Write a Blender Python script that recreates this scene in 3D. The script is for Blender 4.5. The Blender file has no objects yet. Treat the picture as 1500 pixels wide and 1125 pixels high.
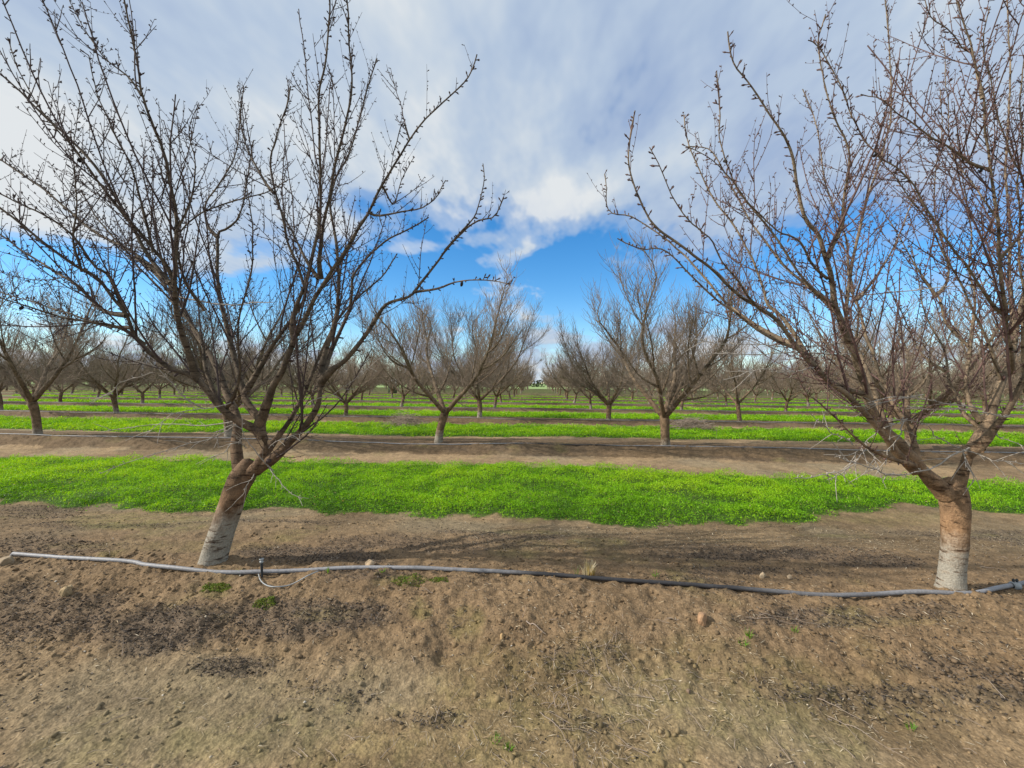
import bpy, math, random
import numpy as np
from mathutils import Vector, Matrix
random.seed(7)
RNG = np.random.default_rng(11)
S = bpy.context.scene
COL = S.collection

# ------------------------------------------------------------------ camera
F_PX, YAW, PITCH, ROLL, CAM_H = 620.4, 0.0601, -0.00214, 0.00949, 1.4765
ROW0, ROWS, TREE_X0, TREE_DX = 3.21, 7.25, -2.52, 5.5
cF = np.array([-math.sin(YAW), math.cos(YAW), 0.0])
cR = np.array([math.cos(YAW), math.sin(YAW), 0.0])
cU = np.array([0, 0, 1.0])
fw = math.cos(PITCH)*cF + math.sin(PITCH)*cU
up0 = -math.sin(PITCH)*cF + math.cos(PITCH)*cU
rt = math.cos(ROLL)*cR + math.sin(ROLL)*up0
up = -math.sin(ROLL)*cR + math.cos(ROLL)*up0
CAM = np.array([0, 0, CAM_H])
cam = bpy.data.cameras.new('camera'); camo = bpy.data.objects.new('camera', cam); COL.objects.link(camo)
M = Matrix(((rt[0], up[0], -fw[0], 0), (rt[1], up[1], -fw[1], 0), (rt[2], up[2], -fw[2], CAM_H), (0, 0, 0, 1)))
camo.matrix_world = M
cam.sensor_width = 36; cam.lens = 36*F_PX/1500; cam.clip_start = 0.05; cam.clip_end = 5000
S.camera = camo

def ray(px, py):
    return fw + (px-750)/F_PX*rt - (py-562.5)/F_PX*up
def at_depth(px, py, Z): return CAM + Z*ray(px, py)
def at_plane(px, py, z):
    d = ray(px, py); t = (z-CAM_H)/d[2]; return CAM + t*d
def project(P):
    Q = P-CAM; Z = Q@fw; Z = np.where(Z < .05, .05, Z)
    return 750+F_PX*(Q@rt)/Z, 562.5-F_PX*(Q@up)/Z, Z

# ------------------------------------------------------------------ noise
def _h(ix, iy, s):
    n = (ix.astype(np.int64)*374761393 + iy.astype(np.int64)*668265263 + s*982451653) & 0xffffffff
    n = ((n ^ (n >> 13))*1274126177) & 0xffffffff
    n = (n ^ (n >> 16)) & 0xffffffff
    return n/4294967295.0
def vn(x, y, s=0):
    x = np.asarray(x, float); y = np.asarray(y, float)
    ix = np.floor(x); iy = np.floor(y); fx = x-ix; fy = y-iy
    fx = fx*fx*(3-2*fx); fy = fy*fy*(3-2*fy)
    a = _h(ix, iy, s); b = _h(ix+1, iy, s); c = _h(ix, iy+1, s); d = _h(ix+1, iy+1, s)
    return (a*(1-fx)+b*fx)*(1-fy)+(c*(1-fx)+d*fx)*fy
def fbm(x, y, s=0, o=4, g=.5):
    t = 0; a = 1; n = 0
    for i in range(o):
        t = t+a*vn(x*2**i+17.3*i, y*2**i-9.1*i, s+i); n += a; a *= g
    return t/n
def sst(a, b, x):
    t = np.clip((x-a)/(b-a), 0, 1); return t*t*(3-2*t)

# ------------------------------------------------------------------ ground height
FLAT = -0.17
def rowd(y):
    k = np.clip(np.round((y-ROW0)/ROWS), 0, 17)
    return y-(ROW0+k*ROWS), k
def height(x, y, fine=True):
    x = np.asarray(x, float); y = np.asarray(y, float)
    d, k = rowd(y)
    wob = (fbm(x*.55+k*7.7, x*0+k*3.1, 5, 3)-.5)*.5
    dd = d+wob*.5
    front = sst(-1.12, -.12, dd+(fbm(x*2.2, y*2.2+k, 8, 3)-.5)*.3)
    back = 1-sst(.55, 1.9, dd)
    b = np.where(dd < .1, front, back)
    z = FLAT*(1-b)
    z = z+(fbm(x*.35, y*.5, 21, 3)-.5)*.05
    # the hollow in front of the near row and the low mound of loose soil
    if fine:
        ridge = 1-np.abs(2*fbm(x*6, y*7, 31, 4)-1)
        slope = np.where((dd > -1.1) & (dd < .1), 1.0, .0)*sst(-1.1, -.8, dd)
        z = z+(fbm(x*4, y*4.5, 41, 3)-.5)*(.02+.04*slope)
        z = z+(ridge-.7)*(.012+.014*slope)
        z = z+(fbm(x*22, y*22, 51, 3)-.5)*(.016+.022*slope)
        z = z+(vn(x*60, y*60, 61)-.5)*.008
    for (bx, by) in ((-2.56, 3.25), (3.0, 3.2)): z = z+.035*np.exp(-((x-bx)**2+(y-by)**2)/.05)
    return z
def H1(x, y): return float(height(np.array([x]), np.array([y]))[0])

def on_ground(px, py):
    d = ray(px, py); t = np.linspace(.8, 9, 900)
    Q = CAM+d*t[:, None]; g = height(Q[:, 0], Q[:, 1])
    k = np.argmax(Q[:, 2] < g)
    return Q[k] if k else at_plane(px, py, FLAT)

# grass strip limits: world y of near and far edges over x for the strip behind row k
_ne = [(-60, 722), (0, 733), (200, 744), (400, 747), (600, 750), (750, 757), (900, 766), (1050, 763), (1190, 762), (1215, 747), (1300, 739), (1390, 744), (1500, 750), (1700, 765)]
_fe = [(-60, 672), (0, 672), (300, 674), (450, 678), (700, 684), (900, 688), (1000, 696), (1190, 702), (1230, 700), (1400, 706), (1500, 712), (1700, 722)]
NE = np.array([at_plane(a, b, FLAT)[:2] for a, b in _ne]); FE = np.array([at_plane(a, b, FLAT)[:2] for a, b in _fe])
def grass_w(x, y):
    d, k = rowd(y)
    kk = np.floor((y-ROW0)/ROWS)
    t = y-(ROW0+kk*ROWS)
    near = 2.45+(fbm(x*.3+kk*5, x*0+kk, 71, 3)-.5)*1.0
    far = ROWS-1.55+(fbm(x*.3-kk*5, x*0+kk, 72, 3)-.5)*.5
    n0 = np.interp(x, NE[:, 0], NE[:, 1])-ROW0; f0 = np.interp(x, FE[:, 0], FE[:, 1])-ROW0
    near = np.where(kk == 0, n0, near); far = np.where(kk == 0, f0, far)
    e = (fbm(x*2.3, y*2.3, 75, 5, .65)-.5)*.75
    w = sst(-.2, .2, t-near+e)*sst(-.15, .15, far-t+e)
    return w*(kk >= 0)*(y < ROW0+17*ROWS)

# ------------------------------------------------------------------ helpers
def link(name, me, mat=None, parent=None, loc=None):
    o = bpy.data.objects.new(name, me); COL.objects.link(o)
    if mat is not None and me is not None: me.materials.append(mat)
    if parent: o.parent = parent
    if loc is not None: o.location = loc
    return o
def tag(o, label=None, cat=None, group=None, kind=None):
    if label: o['label'] = label
    if cat: o['category'] = cat
    if group: o['group'] = group
    if kind: o['kind'] = kind
    return o
def empty(name, loc, rz=0):
    o = bpy.data.objects.new(name, None); COL.objects.link(o); o.location = loc; o.rotation_euler = (0, 0, rz)
    o.empty_display_size = .2
    return o
def np_mesh(name, V, Fq, smooth=False):
    V = np.ascontiguousarray(V, dtype=np.float32); Fq = np.ascontiguousarray(Fq, dtype=np.int32)
    me = bpy.data.meshes.new(name)
    n = Fq.shape[1]
    me.vertices.add(len(V)); me.vertices.foreach_set('co', V.ravel())
    me.loops.add(Fq.size); me.loops.foreach_set('vertex_index', Fq.ravel())
    me.polygons.add(len(Fq))
    me.polygons.foreach_set('loop_start', np.arange(0, Fq.size, n, dtype=np.int32))
    me.polygons.foreach_set('loop_total', np.full(len(Fq), n, dtype=np.int32))
    me.update(calc_edges=True)
    if smooth: me.polygons.foreach_set('use_smooth', np.ones(len(Fq), bool))
    me.validate()
    return me
def vcol(me, name, C):
    a = me.attributes.new(name, 'FLOAT_COLOR', 'POINT')
    C4 = np.ones((len(C), 4), np.float32); C4[:, :C.shape[1]] = C
    a.data.foreach_set('color', C4.ravel())

class Tubes:
    def __init__(s): s.V = []; s.F = []; s.n = 0
    def tube(s, P, R, sides=6, bump=0.0, seed=0, cap=True):
        P = np.asarray(P, float); R = np.asarray(R, float); m = len(P)
        T = np.gradient(P, axis=0); T /= np.linalg.norm(T, axis=1)[:, None]+1e-9
        ref = np.array([0.31, 0.95, 0.05]) if abs(T[0, 2]) > .6 else np.array([0, 0, 1.0])
        N = np.cross(T, ref); N /= np.linalg.norm(N, axis=1)[:, None]+1e-9
        B = np.cross(T, N)
        a = np.linspace(0, 2*np.pi, sides, endpoint=False)
        rr = R[:, None]*np.ones(sides)
        if bump:
            L = np.concatenate([[0], np.cumsum(np.linalg.norm(np.diff(P, axis=0), axis=1))])
            rr = rr*(1+bump*(2*fbm(np.cos(a)[None]*1.3+L[:, None]*6+seed, np.sin(a)[None]*1.3+L[:, None]*2, seed % 97, 3)-1))
        V = P[:, None]+rr[..., None]*(np.cos(a)[None, :, None]*N[:, None]+np.sin(a)[None, :, None]*B[:, None])
        i = np.arange(m-1)[:, None]*sides; j = np.arange(sides)[None]; j2 = (j+1) % sides
        Fq = np.stack([i+j, i+j2, i+sides+j2, i+sides+j], -1).reshape(-1, 4)+s.n
        s.V.append(V.reshape(-1, 3)); s.F.append(Fq); s.n += m*sides
        if cap and sides == 4 and False: pass
    def build(s, name, mat, parent=None, off=None, smooth=True):
        V = np.concatenate(s.V); Fq = np.concatenate(s.F)
        if off is not None: V = V-np.asarray(off)
        me = np_mesh(name, V, Fq, smooth)
        return link(name, me, mat, parent)
def crom(P, n):
    P = np.asarray(P, float); m = len(P)
    if m == 2: t = np.linspace(0, 1, n)[:, None]; return P[0]*(1-t)+P[1]*t
    Q = np.vstack([2*P[0]-P[1], P, 2*P[-1]-P[-2]])
    L = np.concatenate([[0], np.cumsum(np.linalg.norm(np.diff(P[:, :3], axis=0), axis=1))]); L /= L[-1]
    u = np.linspace(0, 1, n); out = []
    for x in u:
        k = min(np.searchsorted(L, x, 'right')-1, m-2); t = (x-L[k])/(L[k+1]-L[k]+1e-12)
        a, b, c, d = Q[k:k+4]
        out.append(.5*((2*b)+(-a+c)*t+(2*a-5*b+4*c-d)*t*t+(-a+3*b-3*c+d)*t**3))
    return np.array(out)

# ------------------------------------------------------------------ materials
def newmat(name):
    m = bpy.data.materials.new(name); m.use_nodes = True
    nt = m.node_tree; b = nt.nodes['Principled BSDF']
    return m, nt, b, nt.nodes, nt.links
def nd(nt, t, **kw):
    n = nt.nodes.new(t)
    for k, v in kw.items():
        if k in ('operation', 'blend_type', 'data_type', 'attribute_name', 'noise_dimensions', 'feature', 'sky_type', 'clamp_result'): setattr(n, k, v)
        else: n.inputs[k].default_value = v
    return n
def ramp(nt, stops):
    r = nt.nodes.new('ShaderNodeValToRGB'); e = r.color_ramp.elements
    while len(e) < len(stops): e.new(.5)
    for q, (p, c) in zip(e, stops):
        q.position = p; q.color = (c, c, c, 1) if isinstance(c, (int, float)) else (*c, 1)
    return r
def mixc(nt, fac, a, b, bt='MIX'):
    m = nt.nodes.new('ShaderNodeMix'); m.data_type = 'RGBA'; m.blend_type = bt
    for i, v in ((0, fac), (6, a), (7, b)):
        if hasattr(v, 'links') or isinstance(v, bpy.types.NodeSocket): nt.links.new(v, m.inputs[i])
        else: m.inputs[i].default_value = v if isinstance(v, (int, float)) else (*v, 1)
    return m.outputs[2]

def mat_ground():
    m, nt, b, N, L = newmat('soil')
    tc = N.new('ShaderNodeTexCoord')
    at = nd(nt, 'ShaderNodeAttribute', attribute_name='soil')
    n1 = nd(nt, 'ShaderNodeTexNoise', Scale=55, Detail=6, Roughness=.7); L.new(tc.outputs['Object'], n1.inputs['Vector'])
    n2 = nd(nt, 'ShaderNodeTexNoise', Scale=9, Detail=5, Roughness=.65); L.new(tc.outputs['Object'], n2.inputs['Vector'])
    v = nd(nt, 'ShaderNodeTexVoronoi', Scale=70); L.new(tc.outputs['Object'], v.inputs['Vector'])
    r1 = ramp(nt, [(.3, .55), (.5, 1.0), (.7, 1.5)]); L.new(n1.outputs['Fac'], r1.inputs[0])
    r2 = ramp(nt, [(.3, .7), (.7, 1.25)]); L.new(n2.outputs['Fac'], r2.inputs[0])
    c = mixc(nt, 1.0, at.outputs['Color'], r1.outputs[0], 'MULTIPLY')
    c = mixc(nt, 1.0, c, r2.outputs[0], 'MULTIPLY')
    # pale chips
    r3 = ramp(nt, [(0, .0), (.8, 0), (.86, 1)]); sep = N.new('ShaderNodeSeparateColor'); L.new(v.outputs['Color'], sep.inputs[0]); L.new(sep.outputs[0], r3.inputs[0])
    r4 = ramp(nt, [(.0, 1), (.22, .8), (.3, 0)]); L.new(v.outputs['Distance'], r4.inputs[0])
    mm = nd(nt, 'ShaderNodeMath', operation='MULTIPLY'); L.new(r3.outputs[0], mm.inputs[0]); L.new(r4.outputs[0], mm.inputs[1])
    mm2 = nd(nt, 'ShaderNodeMath', operation='MULTIPLY'); L.new(mm.outputs[0], mm2.inputs[0]); mm2.inputs[1].default_value = .45
    c = mixc(nt, mm2.outputs[0], c, (.38, .31, .22))
    L.new(c, b.inputs['Base Color']); b.inputs['Roughness'].default_value = .95; b.inputs['Specular IOR Level'].default_value = .15
    bp = nd(nt, 'ShaderNodeBump', Strength=.7, Distance=.009)
    ad = nd(nt, 'ShaderNodeMath', operation='MULTIPLY_ADD'); L.new(v.outputs['Distance'], ad.inputs[0]); ad.inputs[1].default_value = .6; L.new(n1.outputs['Fac'], ad.inputs[2])
    L.new(ad.outputs[0], bp.inputs['Height']); L.new(bp.outputs[0], b.inputs['Normal'])
    return m
def mat_plain(name, col, rough=.9, var=.35, scale=20, spec=.3, bump=0):
    m, nt, b, N, L = newmat(name)
    tc = N.new('ShaderNodeTexCoord')
    n = nd(nt, 'ShaderNodeTexNoise', Scale=scale, Detail=4, Roughness=.6); L.new(tc.outputs['Object'], n.inputs['Vector'])
    r = ramp(nt, [(.25, tuple(c*(1-var) for c in col)), (.75, tuple(min(1, c*(1+var)) for c in col))]); L.new(n.outputs['Fac'], r.inputs[0])
    L.new(r.outputs[0], b.inputs['Base Color']); b.inputs['Roughness'].default_value = rough; b.inputs['Specular IOR Level'].default_value = spec
    if bump:
        bp = nd(nt, 'ShaderNodeBump', Strength=.7, Distance=bump); L.new(n.outputs['Fac'], bp.inputs['Height']); L.new(bp.outputs[0], b.inputs['Normal'])
    return m
def mat_attr(name, rough=.85, trans=0, tcol=None, spec=.2):
    m, nt, b, N, L = newmat(name)
    at = nd(nt, 'ShaderNodeAttribute', attribute_name='tint')
    L.new(at.outputs['Color'], b.inputs['Base Color']); b.inputs['Roughness'].default_value = rough; b.inputs['Specular IOR Level'].default_value = spec
    if trans:
        t = N.new('ShaderNodeBsdfTranslucent'); g = mixc(nt, 1.0, at.outputs['Color'], tcol, 'MULTIPLY'); L.new(g, t.inputs['Color'])
        mx = nd(nt, 'ShaderNodeMixShader'); mx.inputs[0].default_value = trans
        L.new(b.outputs[0], mx.inputs[1]); L.new(t.outputs[0], mx.inputs[2]); L.new(mx.outputs[0], N['Material Output'].inputs['Surface'])
    return m
def mat_bark(name, low, high, paint_top, paint=(.29, .265, .22), zlo=.5, zhi=1.6, rings=True, slant=0.0, pw=1.0, rand=False):
    m, nt, b, N, L = newmat(name)
    tc = N.new('ShaderNodeTexCoord'); sp = N.new('ShaderNodeSeparateXYZ'); L.new(tc.outputs['Object'], sp.inputs[0])
    mp = N.new('ShaderNodeMapping'); mp.inputs['Scale'].default_value = (1, 1, 5.5); L.new(tc.outputs['Object'], mp.inputs[0])
    n1 = nd(nt, 'ShaderNodeTexNoise', Scale=7, Detail=6, Roughness=.65); L.new(mp.outputs[0], n1.inputs['Vector'])
    n2 = nd(nt, 'ShaderNodeTexNoise', Scale=11, Detail=5, Roughness=.6); L.new(tc.outputs['Object'], n2.inputs['Vector'])
    n3 = nd(nt, 'ShaderNodeTexNoise', Scale=90, Detail=3, Roughness=.6); L.new(tc.outputs['Object'], n3.inputs['Vector'])
    mr = nd(nt, 'ShaderNodeMapRange'); mr.inputs[1].default_value = zlo; mr.inputs[2].default_value = zhi; L.new(sp.outputs[2], mr.inputs[0])
    c = mixc(nt, mr.outputs[0], low, high)
    r = ramp(nt, [(.3, .45), (.5, 1), (.72, 1.7)]); L.new(n2.outputs['Fac'], r.inputs[0]); c = mixc(nt, 1.0, c, r.outputs[0], 'MULTIPLY')
    r5 = ramp(nt, [(.3, .75), (.7, 1.3)]); L.new(n3.outputs['Fac'], r5.inputs[0]); c = mixc(nt, 1.0, c, r5.outputs[0], 'MULTIPLY')
    crack = ramp(nt, [(.35, 0), (.43, 1)]); L.new(n1.outputs['Fac'], crack.inputs[0])
    if paint_top:
        # whitewash: rough upper edge, worn patches
        a = nd(nt, 'ShaderNodeMath', operation='MULTIPLY_ADD'); L.new(n2.outputs['Fac'], a.inputs[0]); a.inputs[1].default_value = -.45; L.new(sp.outputs[2], a.inputs[2])
        a2 = nd(nt, 'ShaderNodeMath', operation='MULTIPLY_ADD'); L.new(sp.outputs[0], a2.inputs[0]); a2.inputs[1].default_value = slant; L.new(a.outputs[0], a2.inputs[2])
        pr = nd(nt, 'ShaderNodeMapRange'); pr.inputs[1].default_value = paint_top-.30; pr.inputs[2].default_value = paint_top-.11; pr.inputs[3].default_value = pw; pr.inputs[4].default_value = 0
        L.new(a2.outputs[0], pr.inputs[0])
        if rand:      # each tree wears its own paint height
            oi = N.new('ShaderNodeObjectInfo'); rr = nd(nt, 'ShaderNodeMath', operation='MULTIPLY_ADD'); sc_ = N.new('ShaderNodeSeparateColor'); L.new(oi.outputs['Color'], sc_.inputs[0]); L.new(sc_.outputs[0], rr.inputs[0]); rr.inputs[1].default_value = 1.0; L.new(a2.outputs[0], rr.inputs[2]); L.new(rr.outputs[0], pr.inputs[0])
        w = ramp(nt, [(.36, .45), (.5, 1)]); L.new(n1.outputs['Fac'], w.inputs[0])
        pm = nd(nt, 'ShaderNodeMath', operation='MULTIPLY'); L.new(pr.outputs[0], pm.inputs[0]); L.new(w.outputs[0], pm.inputs[1])
        pc = mixc(nt, 1.0, paint, r5.outputs[0], 'MULTIPLY')
        c = mixc(nt, pm.outputs[0], c, pc)
    if rings:
        c2 = mixc(nt, 1.0, c, (.35, .28, .25), 'MULTIPLY'); c = mixc(nt, crack.outputs[0], c2, c)
    L.new(c, b.inputs['Base Color']); b.inputs['Roughness'].default_value = .85; b.inputs['Specular IOR Level'].default_value = .25
    bp = nd(nt, 'ShaderNodeBump', Strength=.8, Distance=.008)
    ad = nd(nt, 'ShaderNodeMath', operation='ADD'); L.new(n3.outputs['Fac'], ad.inputs[0]); L.new(crack.outputs[0], ad.inputs[1])
    L.new(ad.outputs[0], bp.inputs['Height']); L.new(bp.outputs[0], b.inputs['Normal'])
    return m

M_SOIL = mat_ground()
M_LEAF = mat_attr('clover_leaf', .55, .45, (1.3, 1.1, .4), .3)
M_CHIP = mat_attr('litter', .9)
M_BARK_L = mat_bark('bark_left', (.17, .10, .055), (.105, .08, .056), .37, slant=-.25)
M_BARK_R = mat_bark('bark_right', (.235, .14, .075), (.19, .145, .098), .33, slant=.5)
M_BARK_BG = mat_bark('bark_orchard', (.15, .10, .06), (.16, .125, .088), .33, zlo=.6, zhi=2.0, pw=.8, rand=True)
M_TWIG_L = mat_plain('twig_dark', (.07, .048, .044), .8, .3, 8)
M_TWIG_R = mat_plain('twig_red', (.125, .075, .066), .8, .3, 8)
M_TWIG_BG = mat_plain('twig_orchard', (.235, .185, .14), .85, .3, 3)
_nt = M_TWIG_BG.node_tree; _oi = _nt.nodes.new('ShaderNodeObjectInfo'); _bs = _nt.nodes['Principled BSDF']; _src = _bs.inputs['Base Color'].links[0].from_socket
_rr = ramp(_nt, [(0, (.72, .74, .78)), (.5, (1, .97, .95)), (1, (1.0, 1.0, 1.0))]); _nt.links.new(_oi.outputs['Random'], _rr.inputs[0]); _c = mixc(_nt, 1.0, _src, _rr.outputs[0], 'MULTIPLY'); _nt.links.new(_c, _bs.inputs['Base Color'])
M_DEAD = mat_plain('dead_twig', (.33, .295, .255), .85, .3, 30)
M_NUT = mat_plain('dried_hull', (.022, .018, .016), .9, .4, 60)
M_BRUSH = mat_plain('cut_brush', (.29, .23, .185), .9, .3, 8)

# ------------------------------------------------------------------ ground
DARK = [(70, 905, 120, 45, .7), (230, 925, 130, 38, 1), (420, 905, 110, 30, .8), (530, 905, 70, 22, .9), (330, 975, 75, 17, .9), (450, 812, 120, 13, .9), (560, 795, 90, 10, .6),  # dark litter patches; bands behind the hose also paint tree shadow into the soil
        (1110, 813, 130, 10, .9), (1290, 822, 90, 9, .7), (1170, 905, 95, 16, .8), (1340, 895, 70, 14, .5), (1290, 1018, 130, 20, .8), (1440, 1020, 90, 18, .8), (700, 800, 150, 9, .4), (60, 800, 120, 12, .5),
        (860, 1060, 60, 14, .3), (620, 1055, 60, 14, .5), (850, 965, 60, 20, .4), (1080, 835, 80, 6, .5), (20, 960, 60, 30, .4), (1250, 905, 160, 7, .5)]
MOSS = [(200, 765, 110, 14, .8), (315, 868, 22, 10, 1), (392, 884, 16, 7, .8), (600, 848, 30, 6, 1), (560, 852, 16, 6, .6), (615, 890, 20, 18, .6), (680, 915, 25, 25, .5), (640, 850, 12, 6, .9),
        (870, 795, 45, 8, .6), (760, 1085, 120, 30, .45), (1000, 1040, 500, 90, .45), (600, 1090, 500, 50, .4), (1250, 895, 40, 10, .5), (640, 1100, 90, 25, .35), (90, 1100, 60, 25, .3), (330, 1000, 120, 60, .12), (1300, 910, 120, 9, .3), (480, 900, 50, 10, .3), (1330, 760, 90, 10, .4), (250, 800, 150, 8, .3)]
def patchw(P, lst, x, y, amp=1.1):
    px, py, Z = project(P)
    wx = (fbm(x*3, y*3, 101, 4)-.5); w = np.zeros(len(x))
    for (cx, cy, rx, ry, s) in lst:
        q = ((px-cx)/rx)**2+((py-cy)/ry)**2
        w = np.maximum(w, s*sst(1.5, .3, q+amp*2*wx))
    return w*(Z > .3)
def soil_colour(x, y, z):
    P = np.stack([x, y, z], 1)
    d, k = rowd(y)
    tan = np.array([.245, .174, .10]); brown = np.array([.185, .125, .072]); dark = np.array([.085, .068, .056]); grey = np.array([.20, .163, .105])
    moss = np.array([.16, .155, .045]); tuft = np.array([.10, .17, .02]); gr = np.array([.045, .10, .012])
    n = fbm(x*1.3, y*1.3, 201, 4)
    berm = sst(-1.15, -.75, d+(n-.5)*.5)*(1-sst(.3, 1.3, d+(n-.5)))
    C = tan[None]*(1-.35*sst(.35, .7, n))[:, None]+0
    g = sst(.45, .7, fbm(x*.9+5, y*.9, 205, 4))[:, None]*.7; C = C*(1-g)+grey*g
    C = C*(1-.82*berm[:, None])+brown*(.82*berm[:, None])
    far = (y > ROW0+3)
    fz = sst(7.5, 9, y)[:, None]; C = C*(1-fz)+C*fz*np.where(berm[:, None] > .5, .78, 1.28)
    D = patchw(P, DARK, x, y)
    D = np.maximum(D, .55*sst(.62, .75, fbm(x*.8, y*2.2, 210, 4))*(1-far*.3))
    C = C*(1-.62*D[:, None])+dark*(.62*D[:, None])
    Mo = np.maximum(patchw(P, MOSS, x, y), .5*sst(.62, .78, fbm(x*1.7, y*2.1, 220, 5)))
    Mo = Mo*(.45+.55*sst(.45, .6, fbm(x*14, y*14, 221, 3)))
    C = C*(1-.6*Mo[:, None])+moss*(.6*Mo[:, None])
    G = grass_w(x, y)
    G2 = sst(0, .5, G)*.95
    near_gr = np.where(y > 22, 1.0, 0)[:, None]
    gcol = gr*(1-near_gr)+np.array([.12, .27, .02])*near_gr
    fade = sst(20, 60, y)[:, None]
    gcol = gcol*(1-fade)+np.array([.095, .125, .035])*fade
    C = C*(1-G2[:, None])+gcol*G2[:, None]
    fo = (sst(35, 80, y)*.75)[:, None]; C = C*(1-fo)+np.array([.085, .115, .035])*fo
    # the field beyond the orchard
    fld = sst(112, 122, y)[:, None]
    C = C*(1-fld)+np.array([.26, .36, .14])*fld
    return np.clip(C, 0, 1), D, Mo, G
def build_ground():
    ys = list(np.arange(-8, .8, .35)); y = .8
    while y < 3.8: ys.append(y); y += max(.0045*y, .006)
    while y < 14: ys.append(y); y += .0058*y
    while y < 130: ys.append(y); y += min(.012*y, .45)
    while y < 3000: ys.append(y); y *= 1.12
    ys = np.array(ys)
    u = np.concatenate([-np.geomspace(9, 1.32, 14), np.linspace(-1.25, 1.25, 840), np.geomspace(1.32, 9, 14)])
    Y, U = np.meshgrid(ys, u, indexing='ij'); X = U*(np.abs(Y)+1.3)
    x = X.ravel(); yy = Y.ravel(); z = height(x, yy)
    z = np.where(yy > 118, FLAT+(z-FLAT)*0, z)
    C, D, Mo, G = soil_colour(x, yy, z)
    r, c = Y.shape
    i = np.arange(r-1)[:, None]*c; j = np.arange(c-1)[None]
    Fq = np.stack([i+j, i+j+1, i+c+j+1, i+c+j], -1).reshape(-1, 4)
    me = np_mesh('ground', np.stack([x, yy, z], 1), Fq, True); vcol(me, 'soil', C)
    g = link('ground', me, M_SOIL); tag(g, kind='structure'); g['label'] = 'brown orchard soil with raised berms'
build_ground()

# ------------------------------------------------------------------ small litter
def rotmats(n, tilt=.6):
    a = RNG.uniform(0, 2*np.pi, n); t = RNG.normal(0, tilt, n); b = RNG.uniform(0, 2*np.pi, n)
    ez = np.stack([np.sin(t)*np.cos(b), np.sin(t)*np.sin(b), np.cos(t)], 1)
    ex = np.stack([np.cos(a), np.sin(a), np.zeros(n)], 1); ex = ex-(ex*ez).sum(1)[:, None]*ez; ex /= np.linalg.norm(ex, axis=1)[:, None]
    return ex, np.cross(ez, ex), ez
def sample_ground(n, y0=1.0, y1=5.2, power=1.6):
    # more per area near the camera, where each piece shows large
    y = y0+(y1-y0)*RNG.random(n)**power
    x = RNG.uniform(-1.15, 1.15, n)*(y+.9)
    return x, y
def flakes(name, x, y, L, W, cols, tilt=.5, lift=.004, fold=.35):
    n = len(x); z = height(x, y)+lift
    ex, ey, ez = rotmats(n, tilt); P = np.stack([x, y, z], 1)
    L = L[:, None]; W = W[:, None]
    # two quads folded along the middle: 6 verts
    a = P-ex*L; b = P+ex*L; m0 = P-ex*L*.1
    f = ez*W*fold*2
    V = np.stack([a+f*.3, P-ey*W+f, b+f*.6, P+ey*W+f, P-ez*W*.1], 1).reshape(-1, 3)
    base = np.arange(n)[:, None]*5
    Fq = np.concatenate([base+np.array([[0, 1, 4]]), base+np.array([[1, 2, 4]]), base+np.array([[2, 3, 4]]), base+np.array([[3, 0, 4]])])
    me = np_mesh(name, V, Fq); vcol(me, 'tint', np.repeat(cols, 5, axis=0)); return link(name, me, M_CHIP)
def pick(x, y, w): 
    k = RNG.random(len(x)) < w; return x[k], y[k]
def tints(n, palette, var=.3):
    p = np.array(palette)[RNG.integers(0, len(palette), n)]
    return np.clip(p*RNG.uniform(1-var, 1+var, n)[:, None], 0, 1)
x, y = sample_ground(330000)
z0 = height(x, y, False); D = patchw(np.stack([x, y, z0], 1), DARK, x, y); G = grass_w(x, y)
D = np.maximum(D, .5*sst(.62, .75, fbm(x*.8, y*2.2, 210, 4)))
hx, hy = pick(x, y, (D*.55+.05*sst(.45, .7, fbm(x*1.5, y*1.5, 444, 3)))*(1-G))  # flakes fill the dark patches, the painted shadow bands behind the hose included
n = len(hx)
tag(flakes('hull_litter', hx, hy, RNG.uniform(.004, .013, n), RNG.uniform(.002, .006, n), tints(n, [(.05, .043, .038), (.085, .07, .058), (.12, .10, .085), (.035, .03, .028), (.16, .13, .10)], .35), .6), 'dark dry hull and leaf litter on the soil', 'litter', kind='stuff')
STR = [(880, 1000, 130, 110, .8), (800, 900, 150, 60, .5), (1050, 1000, 130, 90, .5), (1200, 1060, 250, 60, .5), (1130, 930, 220, 60, .6), (1400, 940, 120, 60, .5), (650, 1010, 110, 60, .3), (700, 1070, 150, 40, .5), (900, 790, 300, 20, .7), (1250, 790, 250, 25, .9)]
x, y = sample_ground(120000)
D = patchw(np.stack([x, y, height(x, y, False)], 1), STR, x, y, .9); G = grass_w(x, y)
sx, sy = pick(x, y, (D*.30+.035)*(1-G)); n = len(sx)
tag(flakes('straw_litter', sx, sy, RNG.uniform(.006, .028, n), RNG.uniform(.0008, .0022, n), tints(n, [(.45, .37, .25), (.36, .29, .2), (.5, .44, .34), (.3, .22, .14)], .3), .35, .006, .6), 'pale straw and stem bits on the soil', 'litter', kind='stuff')
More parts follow.
